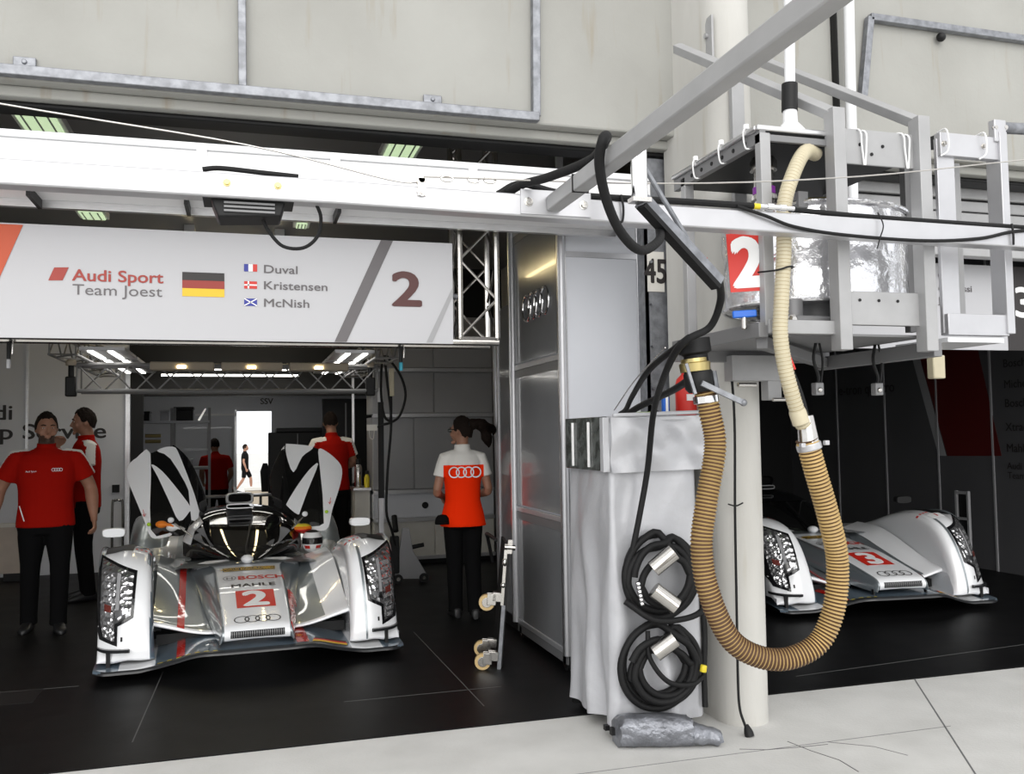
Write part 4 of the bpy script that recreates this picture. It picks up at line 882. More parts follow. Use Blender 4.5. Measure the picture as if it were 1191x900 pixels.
# back service room : racks with tyres, boxes and panels
t = thing('storage_rack', 'dark storage rack in the back room, left of the bright door', 'rack', (-1.0, 14, 0))
for x in (-1.62, -1.02, -.98, -.50): MB('panel_grey').box((x-.018, 13.95, 0.006), (x+.018, 14.0, 2.0)).build('upright', t, True)
for z in (.5, 1.1, 1.78): b = MB('panel_light' if z > 1.5 else 'panel_grey'); b.box((-1.62, 13.94, z), (-.50, 14.5, z+.035)); b.build('shelf', t, True)
for x, z, w_, h, m_, lab in ((-1.5, 1.815, .35, .14, 'black', 'flat black case on the rack’s top shelf, far left'), (-1.12, 1.815, .12, .16, 'panel_light', 'small grey box on the rack’s top shelf'), (-.86, 1.815, .26, .20, 'black', 'black monitor case on the rack’s top shelf'), (-1.3, 1.135, .5, .22, 'black', 'black crate on the middle shelf, left'), (-.9, 1.135, .3, .12, 'panel_light', 'pale tray on the middle shelf, right'), (-1.1, .535, .6, .3, 'black', 'large black crate on the rack’s low shelf')):
    t = thing('storage_box', lab, 'box', (x, 14.1, z)); b = MB(m_); b.box((-w_/2, -.1, 0), (w_/2, .2, h*.8)); b.build('body', t, bevel=.01); b = MB(m_); b.box((-w_/2-.008, -.11, h*.8), (w_/2+.008, .21, h)); b.build('lid', t, bevel=.006)
b = MB('steel'); b.prism([(0, 0), (.10, .17), (.12, .16), (.03, -.01)], (-.66, 13.9, 1.82), UX, UZ, .02); single(b, 'metal_flap', 'bright angled metal flap on the rack’s top at the right', 'flap')
t = thing('copper_duct', 'coppery horizontal ducts glinting inside the dark rack', 'duct', (-1.28, 13.7, 1.5))
for z in (1.52, 1.60): b = MB('brass'); b.cyl((-1.36, 13.8, z), (-1.15, 13.8, z), .025, 12); b.build('duct', t, True)
t = thing('back_shelf', 'long pale shelf on the far wall left of the bright door', 'shelf', (-.4, 16.4, 1.9))
b = MB('panel_light'); b.box((-1.0, 16.2, 1.72), (-.20, 16.6, 1.75)); b.build('board', t, True); b = MB('panel_grey'); b.box((-.22, 16.2, .006), (-.19, 16.24, 1.75)); b.build('post', t, True); MB('panel_grey').box((-.62, 16.2, .006), (-.59, 16.24, 1.75)).build('post', t, True); b = MB('panel_light'); b.box((-1.0, 16.2, 1.35), (-.60, 16.6, 1.38)); b.build('lower_board', t, True)
t = thing('tall_cabinet', 'tall black cabinet standing right of the bright door', 'cabinet', (.6, 13.2, 0))
b = MB('black'); b.box((.32, 13.0, .006), (1.3, 13.6, 1.62)); b.box((.42, 13.0, 1.62), (1.3, 13.6, 1.68)); b.build('body', t, True, bevel=.01); b = MB('dark_grey_paint'); b.box((.70, 12.99, .1), (.71, 13.0, 1.6)); b.build('door_gap', t, True)
b = MB('black'); b.prism([(0, 0), (.10, 0), (.12, .3), (.08, .42), (.02, .42), (-.02, .3)], (.235, 14.0, .75), UX, UZ, .1); b.m('ink_white'); b.box((.25, 13.99, .80), (.29, 14.0, .9)); single(b, 'hanging_jacket', 'black jacket hanging at the edge of the tall cabinet', 'jacket')
b = MB('black'); b.box((1.0, 12.4, 0.006), (1.66, 12.5, 2.06)); b.m('dark_grey_paint'); b.box((1.3, 12.38, .2), (1.32, 12.4, 2.0)); single(b, 'folding_screen', 'tall black screen behind the man at the right of the doorway', 'screen')
# outside the far door
t = thing('transport_case', 'beige case standing outside the far bright door', 'case', (.35, 26, -.33)); b = MB('beige_box'); b.box((.0, 25.8, -.33), (.65, 26.4, .12)); b.build('body', t, True, bevel=.02); b = MB('offwhite'); b.box((-.02, 25.78, .12), (.67, 26.42, .2)); b.build('lid', t, True, bevel=.01)
# right bay
t = thing('metal_stand', 'slim steel ladder stand by the right-hand wall near the number 3 car', 'stand', (7.2, 7.8, 0))
for y in (7.70, 7.86): b = MB('panel_grey'); b.box((7.18, y-.012, .006), (7.21, y+.012, .88)); b.build('post', t, True)
for z in (.3, .58, .85): b = MB('panel_grey'); b.box((7.18, 7.70, z), (7.21, 7.86, z+.025)); b.build('rung', t, True)
b = MB('black'); b.box((7.2, 7.72, .32), (7.23, 7.84, .84)); b.build('pad', t, True)
# ================================================================ RACE CARS (x right as seen from the front, y rearwards, z up)
def mir(p, s): return [(x*s, y) for x, y in p]
def race_car(num, doors, loc, rz, label):
    t = thing('race_car', label, 'race car', loc, rz)
    FX, UPY, DN = (1, 0, 0), (0, 1, 0), (0, 0, -1)
    # ---- floor splitter
    b = MB('car_blue_grey'); rows = []
    xs = [-1.0, -.93, -.82, -.72, -.63, -.52, -.38, -.2, 0, .2, .38, .52, .63, .72, .82, .93, 1.0]
    zf = lambda x: .070+.068*max(0, min(1, (.74-abs(x))/.34))**1.3
    yf = lambda x: -.02 if abs(x) < .5 else -.02+.02*((abs(x)-.5)/.5)+(.05 if abs(x) > .97 else 0)
    for y_, dz in ((0, -.018), (0, 0), (.05, .006), (.3, .02), (.75, .03)):
        rows.append([(x, yf(x)+y_+(.012 if dz == 0 and y_ == 0 else 0), max(.05, zf(x)+dz+(0 if abs(x) < .95 else .004))) for x in xs])
    def smf(c, i, k):
        if i == 0: return 'carbon'
        if c.y < .02: return 'carbon'
        if abs(c.x) > .62 and abs(c.x) < .84: return 'car_white'
        return 'car_blue_grey'
    b.loft(rows, 3, 4, matf=smf)
    lo = [(x, y, z-.022) for x, y, z in rows[0]]; b.m('carbon')
    b.grid([[(x, .75, z-.02) for x, y, z in rows[0]], rows[0]]); sp_ = b.build('splitter', t, smooth=40)
    k = Skin(sp_); b = MB('car_red'); k.put(b, poly2d([(-.505, .03), (-.455, .03), (-.455, .7), (-.505, .7)]), (0, 0, 1), FX, UPY, DN, .003)
    if num == '2': k.put(b, poly2d([(.26, .05), (.34, .05), (.34, .5), (.24, .5)]), (0, 0, 1), FX, UPY, DN, .003)
    for j, m_ in enumerate(('ink_yellow', 'ink_red', 'ink_black')): b.m(m_); k.put(b, poly2d([(.36+.01*j, .045+j*.035), (.60, .045+j*.035), (.61, .08+j*.035), (.37+.01*j, .08+j*.035)]), (0, 0, 1), FX, UPY, DN, .004)
    b.m('yellow'); 
    for i in range(7): k.put(b, rect2d(-.60+.055*i, .025, .03, .01), (0, 0, 1), FX, UPY, DN, .002)
    b.build('floor_marking', t, fix=False, smooth=0)
    for x in (-.245, .245):
        b = MB('black'); b.bar((x, .13, .12), (x, .14, .185), .012, .03); b.build('nose_stay', t)
    for x in (-.915, .89):
        b = MB('black'); b.box((x-.012, .10, .07), (x+.012, .13, .17)); b.build('splitter_stay', t)
    # ---- nose
    b = MB('car_silver'); rows = []
    for y, zt, ht, zb, hb in ((.22, .185, .205, .165, .215), (.115, .178, .213, .166, .23), (.085, .20, .214, .168, .236), (.085, .235, .214, .168, .242), (.12, .268, .215, .168, .248), (.20, .292, .217, .17, .256), (.40, .338, .222, .185, .280), (.70, .40, .230, .23, .315), (1.0, .462, .237, .31, .355), (1.25, .512, .245, .40, .395), (1.36, .532, .29, .46, .425), (1.46, .550, .31, .49, .425)):
        h = zt-zb
        half = [(hb, zb), (hb*.985, zb+.35*h), (ht+.6*(hb-ht), zb+.72*h), (ht+.014, zt-.10*h), (ht, zt)]
        rows.append([(-x, y, z) for x, z in half]+[(-ht*.5, y, zt+.004), (0, y, zt+.006), (ht*.5, y, zt+.004)]+[(x, y, z) for x, z in half[::-1]])
    b.loft(rows, 4, 4, matf=lambda c, i, k_: 'car_white' if 16 <= k_ < 32 or (c.y > 1.33 and c.z > .5) else 'car_silver')
    no = b.build('nose', t, smooth=50)
    k = Skin(no); b = MB('car_red'); P = lambda m_, tm, off=.0025, size=.03: (b.m(m_), k.put(b, tm, (0, 0, 1.2), FX, UPY, DN, off, size))
    if num == '2': P('car_red', poly2d([(.222, .10), (.240, .10), (.262, .30), (.292, .50), (.312, .66), (.308, .73), (.29, .775), (.255, .79), (.245, .6), (.232, .3)]), .005)
    else: P('car_red', poly2d([(.226, .12), (.243, .12), (.262, .5), (.285, .86), (.268, .88), (.244, .5)]), .003)
    P('ink_red', poly2d([(-.122, .40), (.145, .40), (.150, .725), (-.122, .725)]))
    P('ink_white', move2d(text(num, .265, .05, sx=.92), .012, .432), .004)
    P('ink_red', move2d(text('BOSCH', .075, .035, sx=1.0), .083, .955))
    P('ink_black', move2d(text('MAHLE', .06, .03, sx=1.2), .012, .805))
    for rr in (.045,): P('ink_grey', ring2d(-.150, 1.0, rr, .007), .003, .02)
    P('ink_grey', rect2d(-.150, 1.0, .05, .008)); P('ink_grey', rect2d(-.168, 1.0, .012, .05)); P('ink_grey', rect2d(-.132, 1.0, .012, .05))
    P('ink_black', rings4(.048, .008, .006, .205), .003, .02)
    P('ink_black', poly2d([(-.192, 1.15), (.20, 1.15), (.207, 1.235), (-.192, 1.235)]))
    P('ink_yellow', rect2d(.005, 1.16, .38, .008), .003); P('ink_yellow', rect2d(.005, 1.226, .38, .008), .003); P('ink_yellow', move2d(text('WORLD ENDURANCE', .03, .01, sx=.9), -.02, 1.178), .003); P('ink_yellow', move2d(text('WEC', .032, .02), .16, 1.178), .003)
    b.build('nose_graphics', t, fix=False, smooth=0)
    b = MB('black'); kk = Skin(no); kk.put(b, poly2d([(-.176, .203), (.178, .203), (.178, .246), (-.174, .246)]), (0, -1, 0), FX, (0, 0, 1), (0, 1, 0), .003)
    b.m('dark_grey_paint')
    for i in range(24): kk.put(b, rect2d(-.165+i*.0145, .225, .005, .034), (0, -1, 0), FX, (0, 0, 1), (0, 1, 0), .005)
    b.build('nose_grille', t, fix=False, smooth=0)
    # ---- channels between nose and wheel arches
    for s in (-1, 1):
        b = MB('car_silver'); rows = []
        for y, z0, z1 in ((.36, .185, .255), (.29, .200, .275), (.285, .212, .292), (.31, .225, .308), (.50, .26, .345), (.75, .30, .425), (1.0, .35, .505), (1.25, .42, .565), (1.6, .50, .585)):
            rows.append([(s*x, y, z0+(z1-z0)*f) for x, f in ((.23, 0), (.32, .02), (.43, .30), (.55, .75), (.66, 1.15))])
        white = (lambda c: c.y < .305 or (s > 0 and c.x > .475))
        b.loft(rows, 4, 4, matf=lambda c, i, k_: 'car_white' if white(c) else 'car_silver')
        ch = b.build('front_wing', t, smooth=50)
        if s < 0:
            k = Skin(ch); b = MB('car_red'); k.put(b, poly2d([(-.505, .288), (-.458, .288), (-.458, 1.5), (-.505, 1.5)]), (0, 0, 1.2), FX, UPY, DN, .003); b.build('red_stripe', t, fix=False, smooth=0)
        b = MB('black'); b.box((s*.44-.20, .42, .13), (s*.44+.20, .5, .20)); b.build('duct', t)
    # ---- front wheel arches with headlights
    for s in (-1, 1):
        b = MB('car_white'); rows = []
        st = [(.12, .105, .635, .985, .10, .02), (.095, .13, .635, .985, .10, .06), (.10, .22, .637, .99, .10, .12), (.135, .34, .64, .995, .10, .15), (.19, .46, .645, 1.0, .10, .15), (.265, .575, .65, 1.01, .10, .14), (.365, .672, .655, 1.015, .10, .11), (.50, .735, .66, 1.02, .10, .07), (.68, .768, .665, 1.02, .10, .03), (.90, .765, .667, 1.02, .10, 0), (1.15, .725, .668, 1.01, .10, 0), (1.45, .64, .67, .995, .12, 0), (1.8, .56, .68, .985, .15, 0), (2.15, .52, .70, .98, .2, 0)]
        for y, zt, xi, xo, zb, bow in st:
            h = zt-zb; r = min(.11, h*.45); rq = min(.028, h*.3); q = []
            for x, z in ((xi, zb), (xi+.002, zb+.4*h), (xi+.006, zt-r), (xi+.03, zt-r*.35), (xi+.09, zt-.012*(h > .1)), ((xi+xo)/2, zt+.006), (xo-.10, zt-.006), (xo-.03, zt-rq*.4), (xo-.004, zt-rq), (xo, zb+.4*h), (xo, zb+.05)):
                f = max(0, (x-.76)/.24); g = max(0, (xi+.05-x)/.05)
                q.append((s*x, y+bow*f*f+.035*g*g*(bow > 0), z))
            rows.append(q)
        def fmat(c, i, k_):
            x = abs(c.x)
            if s < 0: return 'car_blue_grey' if (x < .668 and c.z < .70 and c.y > .1) or (x < .70 and c.y > .45 and c.z > .5) else 'car_silver' if x > .97 and c.y > .3 else 'car_white'
            return 'car_silver' if x > .985 and c.y > .3 else 'car_white'
        b.loft(rows, 5, 4, matf=fmat); fe = b.build('front_wheel_arch', t, smooth=60)
        k = Skin(fe); FW = (0, 1, 0)
        def F(mb, pts, off, size=.03): k.put(mb, poly2d(mir(pts, s)), (0, -.6, 0), FX, (0, 0, 1), FW, off, size)
        outer = [(1.002, .742), (.757, .652), (.768, .376), (.862, .325), (.862, .205), (.975, .242), (1.004, .34)]
        inner = [(.986, .722), (.776, .637), (.786, .390), (.880, .338), (.880, .232), (.950, .257), (.972, .345)]
        b = MB('black_gloss'); F(b, outer, .004); hl = b.build('headlight', t, fix=False)
        b = MB('lens_dark'); F(b, inner, .006); b.build('reflector_bowl', hl, fix=False)
        for col, (x0, x1) in enumerate(((.802, .846), (.884, .955))):
            for r_ in range(6):
                z0 = .605-.042*r_+(.018 if col else 0)-(.0); z1 = z0-.034
                if col == 0 and z1 < .40: continue
                b = MB('lens'); F(b, [(x1, z0), (x0, z0-.008), (x0, z1-.004), (x1, z1+.004)], .012, .02); b.build('lamp_cell', hl, fix=False)
        for r_ in range(3):
            b = MB('lens'); z0 = .352-.035*r_; F(b, [(.948, z0), (.893, z0-.004), (.893, z0-.028), (.945, z0-.022)], .012, .02); b.build('lamp_cell', hl, fix=False)
        b = MB('panel_grey'); F(b, [(.874, .64), (.852, .632), (.852, .42), (.874, .42)], .013); b.build('lamp_bar', hl, fix=False)
        b = MB('chrome'); F(b, [(.874, .42), (.80, .428), (.80, .408), (.872, .372)], .013); b.build('lamp_trim', hl, fix=False)
        b = MB('lens_red'); F(b, [(.945, .455), (.90, .445), (.90, .405), (.942, .41)], .014); b.build('lamp_cell', hl, fix=False)
        # top louvre opening, strake, small marks
        b = MB('black'); k.put(b, poly2d(mir([(.80, .60), (.975, .60), (.985, .95), (.79, .95)], s)), (0, 0, 1.3), FX, UPY, DN, .003); b.build('louvre', t, fix=False)
        b = MB('carbon'); pts = [(.995, .30), (.99, .20), (.95, .115), (.90, .075), (.84, .06), (.79, .06)]
        rr = [[(s*x, y, .172+.02*(x-.8)), (s*x, y-.004, .192+.02*(x-.8)), (s*x, y+.03, .192+.02*(x-.8)), (s*x, y+.03, .172+.02*(x-.8))] for x, y in pts]
        b.loft([cr(r, 1) for r in rr], 4, 1, closed=True, cap0=True, cap1=True); b.build('dive_plane', t)
        b = MB('black'); F(b, [(.842, .262), (.830, .262), (.830, .235), (.842, .235)], .004); F(b, [(.815, .188), (.785, .188), (.785, .165), (.815, .165)], .012); b.build('fastener', t, fix=False)
        b = MB('ink_red')
        for i in range(4): k.put(b, rect2d(s*(.69+i*.03), .66, .016, .03), (0, 0, 1.3), FX, UPY, DN, .003)
        if num == '3' and s > 0: b.m('ink_white'); k.put(b, rect2d(.80, .55, .12, .10), (0, 0, 1.3), FX, UPY, DN, .002); b.m('ink_red'); k.put(b, move2d(text('1', .06, .02), .80, .52), (0, 0, 1.3), FX, UPY, DN, .004)
        b.build('arch_marks', t, fix=False, smooth=0)
        if s > 0:
            b = MB('car_silver'); k.put(b, poly2d([(.735, .72), (.755, .72), (.758, .10), (.745, .10)]), (0, -.6, 0), FX, (0, 0, 1), FW, .003); b.build('silver_stripe', t, fix=False)
        # mirror
        mc = 'white_gloss' if num == '2' else 'black'; mx = -.953 if s < 0 else .845 if num == '2' else .73
        b = MB(mc); rows = []
        for y, sc in ((1.0, .3), (.985, .8), (.96, 1), (.92, 1), (.905, .9)):
            rows.append([(mx+.082*sc*math.copysign(abs(math.cos(a*PI/8))**.5, math.cos(a*PI/8)), y, .862+.034*sc*math.copysign(abs(math.sin(a*PI/8))**.6, math.sin(a*PI/8))) for a in range(16)])
        b.grid(rows, True, cap0=True, cap1=True); mi = b.build('mirror', t, smooth=60)
        b = MB(mc); xo = mx+(s*.05 if num == '2' else 0)
        b.bar((xo, .95, .70), (xo, .95, .85), .03, .022); b.build('mirror_stalk', mi)
    # ---- wheels
    for x in (-.83, .83):
        for y, r_ in ((.95, .34), (3.85, .35)):
            b = MB('tyre'); b.lathe([(.22, -.12), (r_-.02, -.12), (r_, -.10), (r_, .10), (r_-.02, .12), (.22, .12)], (x, y, r_), (1, 0, 0), 28); wh = b.build('wheel', t)
            b = MB('dark_grey_paint'); b.lathe([(.05, -.10), (.215, -.115), (.22, 0), (.22, .115), (.05, .10)], (x, y, r_), (1, 0, 0), 20); b.build('rim', wh)
    # ---- main body, rear arches, engine cover
    b = MB('car_silver'); rows = []
    for y, wd, z, zb in ((1.25, .64, .53, .06), (1.6, .93, .53, .06), (2.2, .96, .50, .06), (2.9, .97, .50, .06), (3.4, .95, .56, .08), (4.1, .9, .60, .12), (4.55, .88, .58, .25)):
        rows.append([(-wd, y, zb), (-wd, y, (z+zb)/2), (-wd+.02, y, z-.06), (-wd+.1, y, z-.005), (-.4, y, z), (0, y, z+.02), (.4, y, z), (wd-.1, y, z-.005), (wd-.02, y, z-.06), (wd, y, (z+zb)/2), (wd, y, zb)])
    b.loft(rows, 3, 3, matf=lambda c, i, k_: 'car_white' if abs(c.x) > .55 else 'car_silver'); b.build('body_shell', t, smooth=50)
    for s in (-1, 1):
        b = MB('car_silver'); rows = []
        for y, zt, xi in ((2.95, .46, .66), (3.1, .62, .66), (3.35, .73, .65), (3.7, .775, .64), (4.1, .75, .64), (4.5, .64, .65), (4.62, .6, .66)):
            rows.append([(s*x, y, z) for x, z in ((xi, .4), (xi, zt-.12), (xi+.05, zt-.02), (.83, zt), (.95, zt-.02), (.995, zt-.12), (1.0, .35), (1.0, .12))])
        b.loft(rows, 4, 3); b.build('rear_wheel_arch', t, smooth=50)
    # ---- canopy : windscreen, roof, engine cover
    def sect(y, wd, zt, zb, p=.38, n=29):
        return [(wd*math.copysign(abs(math.sin(a))**.8, math.sin(a)), y+.42*(abs(math.sin(a))**2.2)*max(0, (2.15-y)/.8) , zb+(zt-zb)*max(0, math.cos(a))**p) for a in [-PI/2+PI*k_/(n-1) for k_ in range(n)]]
    rows = [sect(y, w_, z, zb) for y, w_, z, zb in ((1.33, .22, .545, .535), (1.40, .34, .575, .535), (1.55, .44, .635, .535), (1.75, .49, .705, .54), (1.95, .505, .770, .54), (2.12, .50, .822, .54), (2.25, .48, .862, .54), (2.40, .46, .892, .54), (2.6, .45, .905, .54), (2.9, .44, .90, .53), (3.3, .38, .865, .52), (3.8, .28, .78, .5), (4.3, .16, .68, .5), (4.6, .08, .62, .5))]
    b = MB('glass_dark')
    def cmat(c, i, k_):
        y = c.y; side = abs(c.x) > .36 and c.z < .82
        if i < 15 and not (i >= 13): return 'glass_dark'
        if y < 2.75: return 'black_gloss' if not side else ('dark_void' if doors else 'glass_dark')
        return 'car_silver' if abs(c.x) < .12 else 'car_white'
    b.loft(rows, 3, 1, matf=cmat); cn = b.build('canopy', t, smooth=60)
    k = Skin(cn); b = MB('black_gloss')
    k.put(b, poly2d([(-.30, .80), (.30, .80), (.30, .786), (-.30, .786)]), (0, 0, 0), FX, (0, 0, 1), (0, 1, 0), .004); b.build('windscreen_top_frame', t, fix=False)
    b = MB('car_white')
    for s in (-1,): k.put(b, poly2d(mir([(.50, .66), (.43, .80), (.36, .84), (.33, .80), (.40, .74), (.43, .64)], s)), (0, 0, 0), FX, (0, 0, 1), (0, 1, 0), .004)
    b.build('windscreen_pillar', t, fix=False)
    b = MB('black'); b.tube(cr([(.01, 1.30, .56), (.0, 1.45, .63), (.03, 1.7, .715), (.055, 1.92, .79)], 5), .008, 6); wi = b.build('wiper', t)
    b = MB('white_gloss'); b.ball((.0, 1.30, .57), (.05, .06, .035)); b.build('wiper_cover', wi)
    # roof intake
    def rr_(w_, h, n=24, p=.45): return [(w_*math.copysign(abs(math.cos(a))**p, math.cos(a)), h*math.copysign(abs(math.sin(a))**p, math.sin(a))) for a in [2*PI*q/n for q in range(n)]]
    b = MB('car_white' if num == '2' else 'black_gloss'); rows = []
    for y, w_, h, zc in ((2.42, .096, .034, .995), (2.30, .100, .038, .995), (2.28, .110, .046, .995), (2.30, .120, .052, .992), (2.5, .122, .054, .985), (2.9, .115, .05, .95), (3.4, .09, .04, .89), (3.9, .05, .03, .80)):
        rows.append([(x-.015, y, zc+z) for x, z in rr_(w_, h)])
    b.grid(rows, True, matf=lambda c, i, k_: ('car_white' if num == '2' else 'black_gloss') if i < 4 else 'black_gloss'); sc = b.build('roof_intake', t, smooth=60)
    b = MB('dark_void'); b.grid([[(x-.015, 2.32, .995+z) for x, z in rr_(.098, .036)], [(x-.015, 2.8, .96+z) for x, z in rr_(.09, .03)]], True, cap0=True, cap1=True); b.build('intake_mouth', sc)
    b = MB('car_white' if num == '2' else 'dark_grey_paint'); b.tube([(-.015+x, 2.27, .925+z*.7) for x, z in rr_(.115, .026)], .006, 6, closed=True); b.build('lower_slot_rim', sc)
    b = MB('car_white'); b.prism([(2.9, .9), (4.5, 1.0), (4.6, .95), (4.6, .55), (3.2, .8)], (-.012, 0, 0), (0, 1, 0), (0, 0, 1), .024); b.build('shark_fin', t)
    b = MB('carbon'); b.box((-.78, 4.42, .87), (.78, 4.66, .895)); wg = b.build('rear_wing', t, bevel=.006)
    for x in (-.79, .78): MB('car_white').box((x, 4.3, .55), (x+.012, 4.7, .95)).build('endplate', wg)
    for x in (-.3, .3): MB('carbon').box((x-.012, 4.45, .55), (x+.012, 4.55, .88)).build('pylon', wg)
    # the nose and the middle of the splitter reach forward of the wheel arches
    cl = lambda u: max(0., min(1., u))
    for ch in t.children:
        nm = ch.name.split('.')[0]
        if nm in ('nose', 'nose_graphics', 'nose_grille', 'nose_stay', 'splitter', 'floor_marking'):
            if nm == 'nose_stay': ch.data = ch.data.copy()
            for v in ch.data.vertices:
                x, y, z = v.co
                s = .2*cl((1.36-y)/.6) if nm.startswith('nose') else .16*cl((.66-abs(x))/.35)*cl((.7-y)/.4)
                k = (6.35+y-s)/(6.35+y); v.co = (x*k, y-s, 1.54-(1.54-z)*k)
            ch.data.update()
    if not doors: return t
    # ---- doors swung up and out
    def panel(pts, m_, lift, th, parent, name, cx, curv):
        b = MB(m_); f = bmesh.new(); vs = [f.verts.new((x, 0, z)) for x, z in cr([(x, z, 0) for x, z in pts], 3, True) for x, z in ((x, z),)] if False else [f.verts.new((p.x, 0, p.y)) for p in cr([(x, z, 0) for x, z in pts], 3, True)]
        f.faces.new(vs); bmesh.ops.triangulate(f, faces=f.faces[:])
        for _ in range(4):
            e = [e for e in f.edges if e.calc_length() > .06]
            if e: bmesh.ops.subdivide_edges(f, edges=e, cuts=1); bmesh.ops.triangulate(f, faces=f.faces[:])
        bmesh.ops.recalc_face_normals(f, faces=f.faces[:])
        yb = lambda x, z: 2.0+.35*(z-.6)+curv*(x-cx)**2-lift
        mp = {v: b.bm.verts.new((v.co.x, yb(v.co.x, v.co.z), v.co.z)) for v in f.verts}
        mq = {v: b.bm.verts.new((v.co.x, yb(v.co.x, v.co.z)+th, v.co.z)) for v in f.verts}
        for q in f.faces: b.face([mp[v] for v in q.verts]); b.face([mq[v] for v in q.verts][::-1])
        for e in f.edges:
            if len(e.link_faces) == 1: a, c = e.verts; b.face([mp[a], mp[c], mq[c], mq[a]])
        f.free(); return b.build(name, parent, smooth=50)
    L = dict(all=[(-.966, 1.245), (-.951, 1.319), (-.889, 1.379), (-.773, 1.416), (-.721, 1.438), (-.59, 1.473), (-.53, 1.39), (-.45, 1.17), (-.365, .907), (-.43, .825), (-.493, .709), (-.603, .709), (-.723, .694), (-.769, .734), (-.806, .83), (-.866, .976), (-.94, 1.147)],
             strip=[(-.966, 1.245), (-.951, 1.319), (-.889, 1.379), (-.773, 1.416), (-.756, .769), (-.603, .736), (-.603, .709), (-.723, .694), (-.769, .734), (-.806, .83), (-.866, .976), (-.94, 1.147)],
             top=[(-.721, 1.438), (-.59, 1.473), (-.523, 1.371), (-.365, .907), (-.43, .831), (-.437, 1.044), (-.607, 1.366)],
             patch=[(-.765, 1.32), (-.676, 1.262), (-.544, 1.097), (-.436, .941), (-.448, .899), (-.529, .83), (-.613, 1.002), (-.71, 1.213)],
             roof=[(-.59, 1.473), (-.566, 1.475), (-.463, 1.369), (-.378, 1.204), (-.294, .941), (-.365, .907), (-.523, 1.371)])
    R_ = dict(all=[(.396, 1.468), (.431, 1.478), (.607, 1.457), (.688, 1.425), (.762, 1.401), (.864, 1.312), (.902, 1.232), (.879, 1.101), (.788, .873), (.744, .723), (.676, .692), (.568, .709), (.477, .785), (.41, .851), (.354, .89), (.365, 1.06), (.385, 1.27)],
             strip=[(.688, 1.425), (.762, 1.401), (.864, 1.312), (.902, 1.232), (.879, 1.101), (.788, .873), (.744, .723), (.676, .692), (.568, .709), (.565, .732), (.704, .756), (.707, .952), (.69, 1.277)],
             top=[(.396, 1.468), (.431, 1.478), (.607, 1.457), (.632, 1.43), (.537, 1.359), (.454, 1.218), (.401, 1.363)],
             patch=[(.678, 1.29), (.597, 1.24), (.488, 1.101), (.394, .952), (.393, .914), (.479, .841), (.506, .884), (.577, 1.059)],
             roof=[(.396, 1.468), (.401, 1.363), (.454, 1.218), (.383, .99), (.354, .89), (.292, .918), (.27, .994), (.262, 1.185), (.331, 1.364)])
    for s, D in ((-1, L), (1, R_)):
        cx = s*.66; cv = .9
        d = panel(D['all'], 'glass_dark', 0, .02, t, 'door', cx, cv); d['label'] = 'raised door with black window'
        panel(D['strip'], 'car_white', .006, .006, d, 'door_skin', cx, cv)
        panel(D['top'], 'car_white', .006, .006, d, 'door_frame', cx, cv)
        panel(D['patch'], 'car_white' if s < 0 else 'white_gloss', .005, .005, d, 'white_patch', cx, cv)  # white patch laid over the dark door window
        panel(D['roof'], 'black_gloss', -.02, .02, d, 'roof_half', s*.60, 2.2)
        b = MB('lime'); b.ball((-.772 if s < 0 else .728, 2.0+.35*.23-.03, .815 if s < 0 else .86), (.016, .01, .016)); b.build('release_knob', d)
        b = MB('ink_red'); q = 2.0+.35*.32-.025; xx, zz = (-.81, .90) if s < 0 else (.762, .945)
        b.bar((xx+.01*s, q, zz+.04), (xx, q, zz-.01), .008, .004); b.bar((xx-.012, q, zz+.0), (xx, q, zz-.02), .008, .004); b.bar((xx+.012, q, zz+.005), (xx, q, zz-.02), .008, .004); b.build('arrow_mark', d)
        # gas strut with its white end
        a, c = ((-.42, 1.80, .72), (-.56, 1.85, .83)) if s < 0 else ((.40, 1.85, .74), (.50, 1.9, .83))
        b = MB('steel'); b.cyl(a, c, .008, 8); b.m('white_gloss'); b.ball((c[0]-.03*(s < 0)+.02*(s > 0), c[1], c[2]+.03), (.026, .014, .024)); b.build('gas_strut', t)
    return t
car2 = race_car('2', True, (.075, 6.32, .006), .045, 'white and silver race car with red number 2 and both doors raised')
car3 = race_car('3', False, (5.16, 6.36, .006), -.10, 'white and silver race car with red number 3 in the right-hand garage')
# things lying on the car
t = thing('helmet', 'white, black and red racing helmet lying beside the cockpit of the number 2 car', 'helmet', (.575, 8.3, .52))
b = MB('ink_white'); rows = []
for k_ in range(11):
    a = PI*k_/10; r_ = .125*math.sin(a)**.8 if 0 < k_ < 10 else .004
    rows.append([(r_*math.cos(2*PI*j/20), r_*1.15*math.sin(2*PI*j/20), .135-.135*math.cos(a)*1.0) for j in range(20)])
b.grid(rows, True, matf=lambda c, i, k_: 'ink_black' if c.z > .23 else 'ink_red' if .045 < c.z < .085 and k_ % 4 < 2 else 'ink_white'); b.build('shell', t, smooth=60)
b = MB('black_gloss'); b.grid([[(.128*math.cos(a), .146*math.sin(a), z) for a in [PI+PI*(.1+.8*j/12) for j in range(13)]] for z in (.11, .15, .185)]); b.build('visor', t, smooth=60); t.scale = (.74, .74, .74)
t = thing('helmet_cover', 'orange and yellow cloth cover heaped on the car beside the helmet', 'cloth', (.50, 8.35, .70))
b = MB('orange'); b.ball((0, 0, .03), (.08, .06, .045)); b.m('yellow'); b.ball((-.045, -.03, .05), (.05, .03, .03)); b.m('ink_red'); b.ball((-.02, -.05, .025), (.06, .03, .02)); b.build('fold', t, voxel=.008, relax=4, matf=lambda c, n: 'ink_red' if c.z < .025 else 'orange' if c.z < .05 else 'yellow')
t = thing('gloves', 'orange and white racing gloves lying in the open left doorway of the car', 'gloves', (-.62, 8.18, .78))
